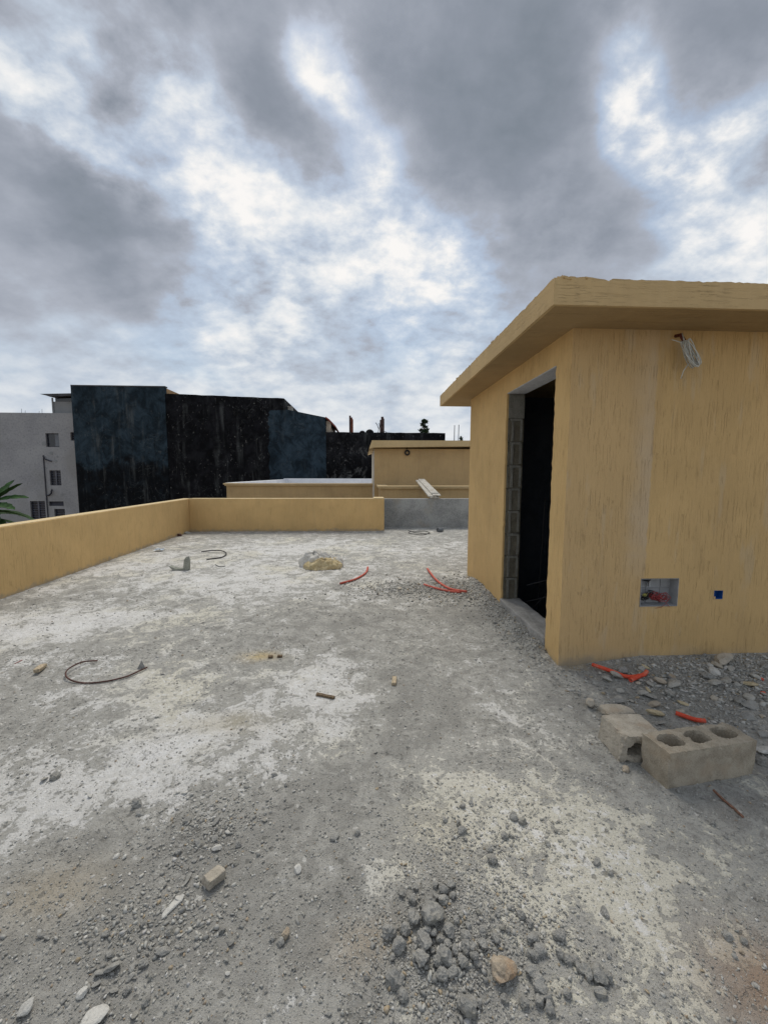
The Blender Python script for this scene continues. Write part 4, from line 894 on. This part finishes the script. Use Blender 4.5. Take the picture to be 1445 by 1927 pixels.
def scrap(name, px, py, L, wd, th, ang, mat, label, cat, tilt=0, lift=.0):
    x, y, z = P3(px, py); M = Matrix.Translation((x, y, z + th * .5 + lift)) @ Matrix.Rotation(ang, 4, 'Z') @ Matrix.Rotation(tilt, 4, 'Y'); q = MB()
    q.box((-L / 2, -wd / 2, -th / 2), (L / 2, wd / 2, th / 2), M); o = q.build(name, mat, bevel=min(th, wd) * .15); roughen(o, L / 8, min(th, wd) * .22, 18, px); return tag(o, label, cat)
scrap('wood_scrap', 612, 1312, .125, .022, .014, -.35, M_wood, 'dark splintered wood scrap on the whitish middle of the floor', 'wood')
scrap('wood_scrap', 742, 1284, .10, .03, .02, 1.45, M_wood_pale, 'small pale upright wood scrap on the floor right of centre', 'wood')
scrap('wood_scrap', 76, 1263, .12, .035, .025, 1.9, M_wood_pale, 'pale brown wood scrap at the left of the floor, left of the bent rusty rod', 'wood', .1, .01)
scrap('wood_scrap', 509, 1238, .036, .026, .018, .1, M_wood, 'small dark wood bit on the yellowish stain, left one of two', 'wood')
scrap('wood_scrap', 527, 1237, .036, .024, .018, -.1, M_wood, 'small dark wood bit on the yellowish stain, right one of two', 'wood')
q = MB(); x, y, z = P3(340, 1074)                                   # bent shard standing on the floor
q.prism([(x - .17, y, z + .07), (x - .11, y, z), (x + .09, y, z), (x + .10, y, z + .14), (x + .085, y, z + .20), (x + .05, y, z + .15), (x + .035, y, z + .035), (x - .03, y, z + .03), (x - .07, y, z + .022), (x - .10, y, z + .045)], (.02, .06, .0)); o = q.build('bent_shard', M_shard); roughen(o, 0, .006, 12, 3)
tag(o, 'grey-green L-shaped shard standing up on the far left of the floor', 'shard')
scrap('metal_sheet', 350, 1004, .22, .13, .006, -.3, plain('pale_sheet', (.45, .50, .50), .4, .5), 'pale thin sheet scrap lying against the left parapet near the far corner', 'sheet', .25, .03)
scrap('dark_scrap', 354, 999, .03, .03, .10, .2, M_rebar, 'small dark upright scrap beside the pale sheet in the far corner', 'scrap')
scrap('dark_scrap', 338, 1009, .08, .05, .05, .2, M_rebar, 'small dark brown scrap at the foot of the left parapet', 'scrap')
q = MB(); x, y, z = P3(299, 1037); R_ = random.Random(4)
V = [(x + (i - 2) * .035 + R_.uniform(-.01, .01), y + (j - 1.5) * .035, z + .012 + .04 * R_.random()) for j in range(4) for i in range(5)]; q.add(V, [(j * 5 + i, j * 5 + i + 1, (j + 1) * 5 + i + 1, (j + 1) * 5 + i) for j in range(3) for i in range(4)])
tag(q.build('crumpled_wrapper', M_paleblue), 'crumpled pale blue wrapper by the foot of the left parapet', 'wrapper')
x, y, z = P3(1263, 1276); q = MB(); q.tube([(x, y, z + .012), (x + .001, y - .006, z + .028)], .020, 14); tag(q.build('bottle_cap', M_metal), 'round grey metal cap in the rubble near the shed wall', 'cap')
# hollow blocks
def tri_plate(outer, holes):
    bm = bmesh.new(); loops = []
    for L in [outer] + holes:
        vs = [bm.verts.new((p[0], p[1], 0)) for p in L]; es = [bm.edges.new((vs[i], vs[(i + 1) % len(vs)])) for i in range(len(vs))]; loops.append(vs)
    bmesh.ops.triangle_fill(bm, edges=bm.edges[:], use_beauty=True); bm.verts.index_update()
    V = [v.co.copy() for v in bm.verts]; F = [tuple(v.index for v in f.verts) for f in bm.faces]; bm.free(); return V, F
def hollow(name, Lx, Ly, H, holes, depth, mat, label, M, rough_amp=.003, cat='block', outer=None):
    """block with blind cores opening in its local +Z face"""
    def rline(a, b, n): return [(a[0] + (b[0] - a[0]) * i / n, a[1] + (b[1] - a[1]) * i / n) for i in range(n)]
    c = outer or [(-Lx / 2, -Ly / 2), (Lx / 2, -Ly / 2), (Lx / 2, Ly / 2), (-Lx / 2, Ly / 2)]
    ol = []
    for i in range(len(c)): a_, b2 = c[i], c[(i + 1) % len(c)]; ol += rline(a_, b2, max(2, int(math.dist(a_, b2) / .022)))
    hl = []
    for (hx_, hy_, rx, ry) in holes:
        hl.append([(hx_ + rx * math.copysign(abs(math.cos(t_)) ** .75, math.cos(t_)), hy_ + ry * math.copysign(abs(math.sin(t_)) ** .75, math.sin(t_))) for t_ in [2 * math.pi * k / 24 for k in range(24)]])
    V, F = tri_plate(ol, hl); q = MB(); vs = [(v.x, v.y, H) for v in V]; q.add(vs, F)
    n = len(ol); lv = 6; o = len(q.v)
    for l in range(1, lv + 1): q.v += [(p[0], p[1], H * (1 - l / lv)) for p in ol]
    for l in range(lv):
        for i in range(n):
            i2 = (i + 1) % n; A = lambda l_, k: (k if l_ == 0 else o + (l_ - 1) * n + k); q.f.append((A(l, i), A(l, i2), A(l + 1, i2), A(l + 1, i))); q.m.append(0)
    q.f.append(tuple(o + (lv - 1) * n + i for i in range(n))[::-1]); q.m.append(0)
    st = n
    for L in hl:
        m_ = len(L); cxh = sum(p[0] for p in L) / m_; cyh = sum(p[1] for p in L) / m_; o = len(q.v); lv2 = 5
        for l in range(1, lv2 + 1):
            k = 1 - .12 * l / lv2; q.v += [(cxh + (p[0] - cxh) * k, cyh + (p[1] - cyh) * k, H - depth * l / lv2) for p in L]
        B = lambda l_, k_: (st + k_ if l_ == 0 else o + (l_ - 1) * m_ + k_)
        for l in range(lv2):
            for i in range(m_): q.f.append((B(l, i), B(l, (i + 1) % m_), B(l + 1, (i + 1) % m_), B(l + 1, i))); q.m.append(0)
        q.f.append(tuple(B(lv2, i) for i in range(m_))); q.m.append(0); st += m_
    me = bpy.data.meshes.new(name); me.from_pydata([tuple(M @ Vector(v)) for v in q.v], [], q.f); me.materials.append(mat)
    bm = bmesh.new(); bm.from_mesh(me); bmesh.ops.recalc_face_normals(bm, faces=bm.faces)
    bmesh.ops.subdivide_edges(bm, edges=[e for e in bm.edges if e.calc_length() > .009], cuts=1, use_grid_fill=True)
    for v in bm.verts:
        sharp = max([e.calc_face_angle(0) for e in v.link_edges if len(e.link_faces) == 2] or [0]); k = rough_amp * (1.1 if sharp > .7 else .45)
        top_ = v.co.dot(M.to_3x3().col[2]) - M.translation.dot(M.to_3x3().col[2]) > H * .9
        v.co += (.25 * mn.noise_vector(v.co * 34) + 1.0 * mn.noise_vector(v.co * 150)) * k * (1.8 if top_ else 1) - v.normal * (max(0, mn.noise(v.co * 26) - .12) * rough_amp * 7 if sharp > .7 else 0)
    bm.to_mesh(me); bm.free()
    o = bpy.data.objects.new(name, me); COL.objects.link(o); return tag(o, label, cat)
fl, frr = Vector(P3(1249, 1485)), Vector(P3(1413, 1456)); ax = (frr - fl); ax.z = 0; BLK = ax.length; ax.normalize(); ay = Vector((-ax.y, ax.x, 0))
ctr = fl + ax * (BLK / 2 + .010) + ay * .068; M = Matrix(((ax.x, ay.x, 0, ctr.x), (ax.y, ay.y, 0, ctr.y), (0, 0, 1, fl.z - .006), (0, 0, 0, 1)))
hollow('hollow_block', BLK, .145, .176, [(-.150, .006, .056, .042), (0.0, .006, .054, .042), (.150, .006, .056, .042)], .15, M_block, 'whole tan cement block standing upright with three round hollows in its top', M, .0022)
# broken half block: cores open toward the viewer
p0 = Vector(P3(1166, 1437)); a_ = .12
M = Matrix.Translation((p0.x, p0.y, p0.z - .005)) @ Matrix.Rotation(-.02, 4, 'Z') @ Matrix.Translation((.10, .190, 0)) @ Matrix.Rotation(math.pi / 2, 4, 'X')
hollow('broken_block', .21, .15, .185, [(-.005, .062, .060, .032)], .14, M_slab, 'broken half cement block lying with its hollow end forward, left of the whole hollow block', M, .004, 'block', [(-.10, 0), (.12, 0), (.12, .135), (-.085, .14)])
def rock(name, seed, mat, flat=1.0, cuts=9, noise_amp=.05, sub=3, asp=1.0):
    """fractured stone: a sphere cut back by random planes, with a worn surface"""
    r = random.Random(seed); pl = [(Vector((r.gauss(0, 1), r.gauss(0, 1), r.gauss(0, 1))).normalized(), r.uniform(.55, .95)) for _ in range(cuts)]
    bm = bmesh.new(); bmesh.ops.create_icosphere(bm, subdivisions=sub, radius=1)
    for v in bm.verts:
        d = v.co.normalized(); R = 1.0
        for n, k in pl:
            c = d.dot(n)
            if c > .05: R = min(R, k / c)
        R += noise_amp * (mn.noise(d * 3 + Vector((seed, 0, 0))) + .6 * mn.noise(d * 7 + Vector((seed, 5, 0))) + .3 * mn.noise(d * 15))
        v.co = Vector((d.x * R, d.y * R * asp, d.z * R * flat))
    me = bpy.data.meshes.new(name); bm.to_mesh(me); bm.free(); me.materials.append(mat); return me
LM = [rock('cement_lump', 10 + i, M_stone, .8, 11, .22, 3) for i in range(9)]
FM = [rock('cement_flake', 40 + i, M_stone, .28, 7, .05, 3, .7) for i in range(7)]
PM = [rock('pale_stone', 60 + i, M_stone_pale, .5, 8, .06) for i in range(4)]
TM = [rock('tan_stone', 70 + i, M_stone_tan, .75, 11, .18) for i in range(3)]
YM = [rock('yellow_chip', 80 + i, M_chip_yel, .25, 7, .04, 2, .6) for i in range(3)]
BM_ = [rock('block_piece', 90 + i, M_slab, .5, 8, .05) for i in range(4)]
DM = [rock('cement_chunk', 100 + i, M_mortar, .45, 8, .06, 2) for i in range(6)]
RR = random.Random(77); COUNT = [0]
def put(mesh, px, py, rad, label, cat, group=None, lift=.35, rz=None, sc=None, tilt=.5, z=None):
    x, y, z0 = P3(px, py); o = bpy.data.objects.new(mesh.name.split('.')[0], mesh); COL.objects.link(o)
    o.location = (x, y, (z0 if z is None else z) + rad * lift); o.rotation_euler = (RR.uniform(-tilt, tilt), RR.uniform(-tilt, tilt), RR.uniform(0, 6.28) if rz is None else rz)
    s = sc or (RR.uniform(.85, 1.1), RR.uniform(.8, 1.05), RR.uniform(.8, 1.0)); o.scale = (rad * s[0], rad * s[1], rad * s[2]); COUNT[0] += 1
    return tag(o, label, cat, group)
def rad_at(px, py, rpx):
    x, y = G(px, py); return rpx / FPX * y * 1.0
Z8 = [(230,450,22),(288,458,20),(335,415,22),(335,455,18),(360,400,15),(310,400,14),(232,515,32),(205,555,28),(295,515,38),(270,600,32),(278,555,18),(185,612,26),(150,565,25),(160,645,18),(258,650,28),(340,650,32),(325,585,22),(410,575,20),(410,612,25),(400,660,22),(430,610,20),(470,600,25),(470,560,18),(512,580,22),(535,545,14),(555,550,14),(330,710,20),(365,700,18),(385,690,15),(450,665,20),(355,560,20),(380,520,18),(420,540,14),(300,560,14),(350,600,16),(375,620,18),(262,470,12),(310,440,12),(365,435,12),(440,640,15),(300,620,14),(315,660,18),(370,665,16),(240,410,14),(195,430,12),(455,490,12),(520,495,14)]
HEAP = 'grey cement lump in the rubble heap at the bottom of the picture'
done = []
for zx, zy, rp in sorted(Z8, key=lambda q: -q[2]):
    px, py = 650 + zx * .55, 1450 + zy * .55; rad = rad_at(px, py, rp * RR.uniform(.48, .74)); x, y, z0 = P3(px, py)
    z = z0
    for (x1, y1, z1, r1) in done:
        d = math.hypot(x - x1, y - y1); s = (rad + r1) * .72
        if d < s: z = max(z, z1 + math.sqrt(s * s - d * d) * .22)
    px2, py2 = px, py
    o = put(RR.choice(LM), px2, py2, rad, HEAP, 'stone', 'grey lumps of the rubble heap', .45, z=z)
    k = 1 - (z - z0) / CAM_H; o.location.x *= k; o.location.y *= k; done.append((x, y, z, rad))
C8 = [(735,640,18),(760,655,14),(785,660,14),(800,685,16),(830,700,22),(870,715,26),(895,715,18),(640,700,24),(655,725,20),(668,755,22),(690,785,18),(640,640,18),(665,625,18),(665,795,18),(700,825,18)]
for zx, zy, rp in C8: px, py = 650 + zx * .55, 1450 + zy * .55; put(RR.choice(LM), px, py, rad_at(px, py, rp * .8), 'dark cement lump in a line trailing right of the rubble heap', 'stone', 'line of dark lumps right of the heap')
F8 = [(165,728,30),(195,775,22),(420,815,33),(395,800,20),(455,800,15),(545,790,15),(612,800,18),(870,770,20),(640,585,20),(730,575,22),(885,490,15),(500,315,20),(545,230,14),(565,228,10),(400,212,14),(385,185,10),(400,127,10),(430,115,8),(575,165,15),(605,180,14),(860,320,14),(905,355,10),(1305,575,18),(1360,588,12),(600,500,15),(630,530,14),(490,275,11),(40,218,10),(690,255,10),(340,175,9),(410,240,8),(1255,185,10),(1300,230,8),(1330,640,8),(900,640,10),(960,130,8),(720,210,8),(760,770,16)]
for zx, zy, rp in F8: px, py = 650 + zx * .55, 1450 + zy * .55; put(RR.choice(LM), px, py, rad_at(px, py, rp * .72), 'loose grey cement lump lying apart around the rubble heap', 'stone', 'loose lumps around the heap')
put(TM[0], 947, 1832, rad_at(947, 1832, 30), 'large brown stone at the right foot of the rubble heap, biggest of the heap', 'stone', None, .35, .4, (1, .85, .85), .2)
put(TM[1], 690, 1839, rad_at(690, 1839, 8), 'small orange-brown stone left of the rubble heap', 'stone')
put(TM[2], 1396, 1795, rad_at(1396, 1795, 6), 'tiny brown stone near the rusty stain at the bottom right', 'stone')
o = scrap('mortar_brick', 402, 1662, .062, .044, .036, .95, M_slab, 'lone brick-shaped pale brown cement piece in the lower left of the floor', 'stone', .15, .004)
put(TM[1], 537, 1762, rad_at(537, 1762, 13), 'two-toned pale tan stone left of bottom centre, largest of a cluster of three', 'stone', None, .4, 1.2, (1.2, .6, .9), .2)
put(LM[3], 528, 1776, rad_at(528, 1776, 9), 'grey stone touching the two-toned tan stone at its lower left', 'stone')
put(LM[4], 513, 1769, rad_at(513, 1769, 7), 'small round grey stone left of the two-toned tan stone', 'stone')
put(PM[0], 50, 1904, rad_at(50, 1904, 19), 'pale whitish stone in the bottom left corner', 'stone', None, .5)
put(PM[1], 175, 1922, rad_at(175, 1922, 27), 'flat pale slab piece cut by the bottom edge at the left', 'stone', None, .3, .3, (1.1, .7, .4), .15)
put(FM[0], 325, 1709, rad_at(325, 1709, 24), 'long thin pale flake below left of the brick-shaped piece', 'flake', None, .12, 1.05, (1.1, .38, .5), .05).data = rock('pale_flake', 201, M_stone_pale, .25, 6, .05)
put(FM[1], 338, 1694, rad_at(338, 1694, 9), 'small pale pointed flake at the upper end of the long thin flake', 'flake', None, .3).data = rock('pale_flake', 202, M_stone_pale, .3, 6, .05)
put(FM[2], 354, 1657, rad_at(354, 1657, 14), 'upright narrow grey flake left of the brick-shaped piece', 'flake', None, .3, 1.5, (1, .4, .6), .1)
F7 = [(705,505,9),(620,690,24),(415,703,22),(425,755,32),(500,750,18),(490,790,15),(432,838,16),(482,838,16),(310,850,20),(242,875,12),(160,628,18),(178,637,14),(640,620,16),(612,658,12),(840,610,14),(870,655,18),(555,880,18),(510,930,16),(365,815,18),(545,740,18),(530,735,10),(710,195,20),(817,198,17),(860,238,10),(820,300,18),(812,262,16),(675,312,14),(748,280,18),(515,135,20),(530,168,14),(225,265,12),(343,100,10),(440,330,10),(470,330,10),(1000,190,12),(1265,260,20),(1350,240,12),(1125,380,16),(862,770,10),(1385,785,14),(1240,925,14),(1425,685,10),(168,37,14),(105,15,8),(900,285,14),(890,355,10),(735,345,10),(780,240,12),(210,30,16),(290,618,8),(932,64,10),(1038,20,14),(1150,70,8),(1080,60,8),(380,770,20),(570,790,12),(590,850,10),(540,590,12),(490,610,10),(400,625,14),(920,500,9),(730,860,8),(1020,480,8)]
pale = {(860,238,10),(820,300,18),(310,850,20),(290,618,8),(1125,380,16),(862,770,10),(343,100,10),(440,330,10),(470,330,10),(705,505,9)}
for q7 in F7:
    zx, zy, rp = q7; px, py = zx * .498, 1450 + zy * .498; ispale = q7 in pale
    put(RR.choice(PM if ispale else (FM + LM[:5])), px, py, rad_at(px, py, rp * .60), ('small pale chip scattered on the lower left of the floor' if ispale else 'small grey cement chip scattered on the lower left of the floor'), 'stone', 'pale chips lower left' if ispale else 'grey chips lower left')
# pieces by the blocks and the bed of rubble along the shed front
put(BM_[0], 1158, 1346, .105, 'flat broken block slab lying behind the broken half block', 'block piece', None, .25, -.1, (1.0, .62, .55), .05)
put(BM_[1], 1110, 1330, .05, 'small upright block shard left of the flat slab', 'block piece', None, .5, .9, (1, .5, 1.1), .3)
put(PM[2], 1117, 1349, .014, 'tiny white chip beside the flat slab', 'chip')
put(TM[2], 1177, 1451, .022, 'small round tan pebble in front of the broken half block', 'stone')
put(YM[0], 1285, 1326, .036, 'oval orange-yellow chip in the rubble behind the blocks', 'chip', None, .3, -.7, (1, .9, 1), .15)
put(YM[1], 1233, 1347, .055, 'long pale yellow chip in the rubble left of the short orange conduit', 'chip', None, .35, -.2, (1, .7, 1.1), .1)
put(YM[2], 1219, 1303, .035, 'small yellow-tipped chip in the middle of the rubble', 'chip', None, .5, 1.3)
put(YM[0], 1215, 1253, .03, 'yellow render chip at the foot of the wall above the branched conduit', 'chip')
put(YM[1], 1410, 1290, .06, 'long pale yellow-grey chip in the rubble near the right edge', 'chip', None, .3, -.2)
put(PM[3], 1438, 1417, .06, 'pale flat piece at the right edge beside the hollow block', 'chip', None, .3, 0, (1, .5, .5), .1)
put(LM[2], 1437, 1440, .035, 'rounded grey stone at the right edge just below the pale flat piece', 'stone')
put(BM_[2], 1359, 1247, .085, 'large chunk leaning on the wall foot in the rubble bed', 'stone', None, .4, .3, (1, .6, .8), .3)
R_ = random.Random(31)
for k in range(105):
    px = R_.uniform(1125, 1443); lo = 1252 if px > 1180 else 1262; py = lo + (R_.random() ** 1.25) * (118 if px < 1330 else 135) * (1 if px > 1170 else .7)
    x, y = G(px, py)
    if y > SY0 - .03: continue
    if 1130 < px < 1230 and py > 1325: continue
    big = R_.random() ** 2.2; rad = .014 + .040 * big * (1.0 if px < 1330 else .75)
    put(R_.choice(DM + FM + LM[:2] + BM_[:2] + DM + PM[:1]), px, py, rad, 'broken grey mortar piece in the rubble bed along the shed front wall', 'rubble', 'rubble bed pieces')
for k in range(24):
    px, py = (R_.gauss(765, 38), R_.gauss(1103, 9)) if k % 3 == 0 else (R_.gauss(865, 38), R_.gauss(1118, 14)) if k % 3 == 1 else (R_.uniform(900, 1010), 0)
    if py == 0: py = 1110 + (px - 885) * .93 + R_.uniform(-2, 26)
    x, y = G(px, py)
    if x > SX - .03: continue
    put(R_.choice(DM + FM + BM_[:1]), px, py, R_.uniform(.010, .032), 'small mortar crumb piled along the foot of the shed side wall', 'rubble', 'crumbs along the side wall')
# crumpled bag
bg = empty('plastic_bag', P3(597, 1072), 'crumpled clear plastic bag with cream cloth-like filling on the far floor', 'bag')
def bagmesh(cx0, cy0, z0, rx, ry, H, seed, fold, skew=0.0, n=56, m_=20, foldn=9):
    q = MB(); V = []; F = []
    for j in range(m_ + 1):
        f = j / m_
        for k in range(n):
            a_ = 2 * math.pi * k / n; e_ = 1 + .18 * mn.noise(Vector((math.cos(a_) * 1.5, math.sin(a_) * 1.5, seed)))
            rr = math.cos(f * math.pi / 2) ** .8 * e_; w_ = fold * (mn.noise(Vector((math.cos(a_) * foldn * .35, math.sin(a_) * foldn * .35, f * 2 + seed))) + .6 * mn.noise(Vector((math.cos(a_) * foldn, math.sin(a_) * foldn, f * 4 + seed * 2))))
            zz_ = H * (math.sin(f * math.pi / 2) ** 1.2) * (1 + .25 * mn.noise(Vector((a_, f * 3, seed))))
            V.append((cx0 + (rx * rr + w_) * math.cos(a_) + skew * f, cy0 + (ry * rr + w_) * math.sin(a_), z0 + max(.002, zz_ + w_ * .8 * min(1, f * 4))))
    for j in range(m_):
        for k in range(n): F.append((j * n + k, j * n + (k + 1) % n, (j + 1) * n + (k + 1) % n, (j + 1) * n + k))
    F.append(tuple(m_ * n + k for k in range(n))); q.add(V, F); return q
bx_, by_, bz_ = P3(605, 1070)
def film_fn(t, P):
    return t.mix(t.ramp(t.noise(P, 14, 4), .35, .65), (.60, .585, .54), (.74, .73, .69)), t.bump(t.noise(P, 22, 3, .6), .35, .01)
M_film = material('dusty_clear_film', film_fn, .7, .3); bs = M_film.node_tree.nodes[M_film['bsdf']]; bs.inputs['Transmission Weight'].default_value = 0; bs.inputs['Alpha'].default_value = .76
M_cream_c = cement('cream_filling', (.48, .38, .20), (.62, .53, .34), 18, .7, .01, (.40, .29, .14), 60)
bagmesh(bx_ - .10, by_ + .18, bz_, .27, .17, .20, 3.3, .05, -.04).build('clear_film', M_film, bg, smooth=True)
bagmesh(bx_ + .08, by_ + .14, bz_, .22, .14, .14, 9.1, .04, .05).build('clear_film', M_film, bg, smooth=True)
bagmesh(bx_ + .02, by_ + .02, bz_, .29, .13, .135, 6.1, .05, .02, foldn=16).build('cream_filling', M_cream_c, bg, smooth=True)
print('individual stones', COUNT[0], 'objects', len(bpy.data.objects))
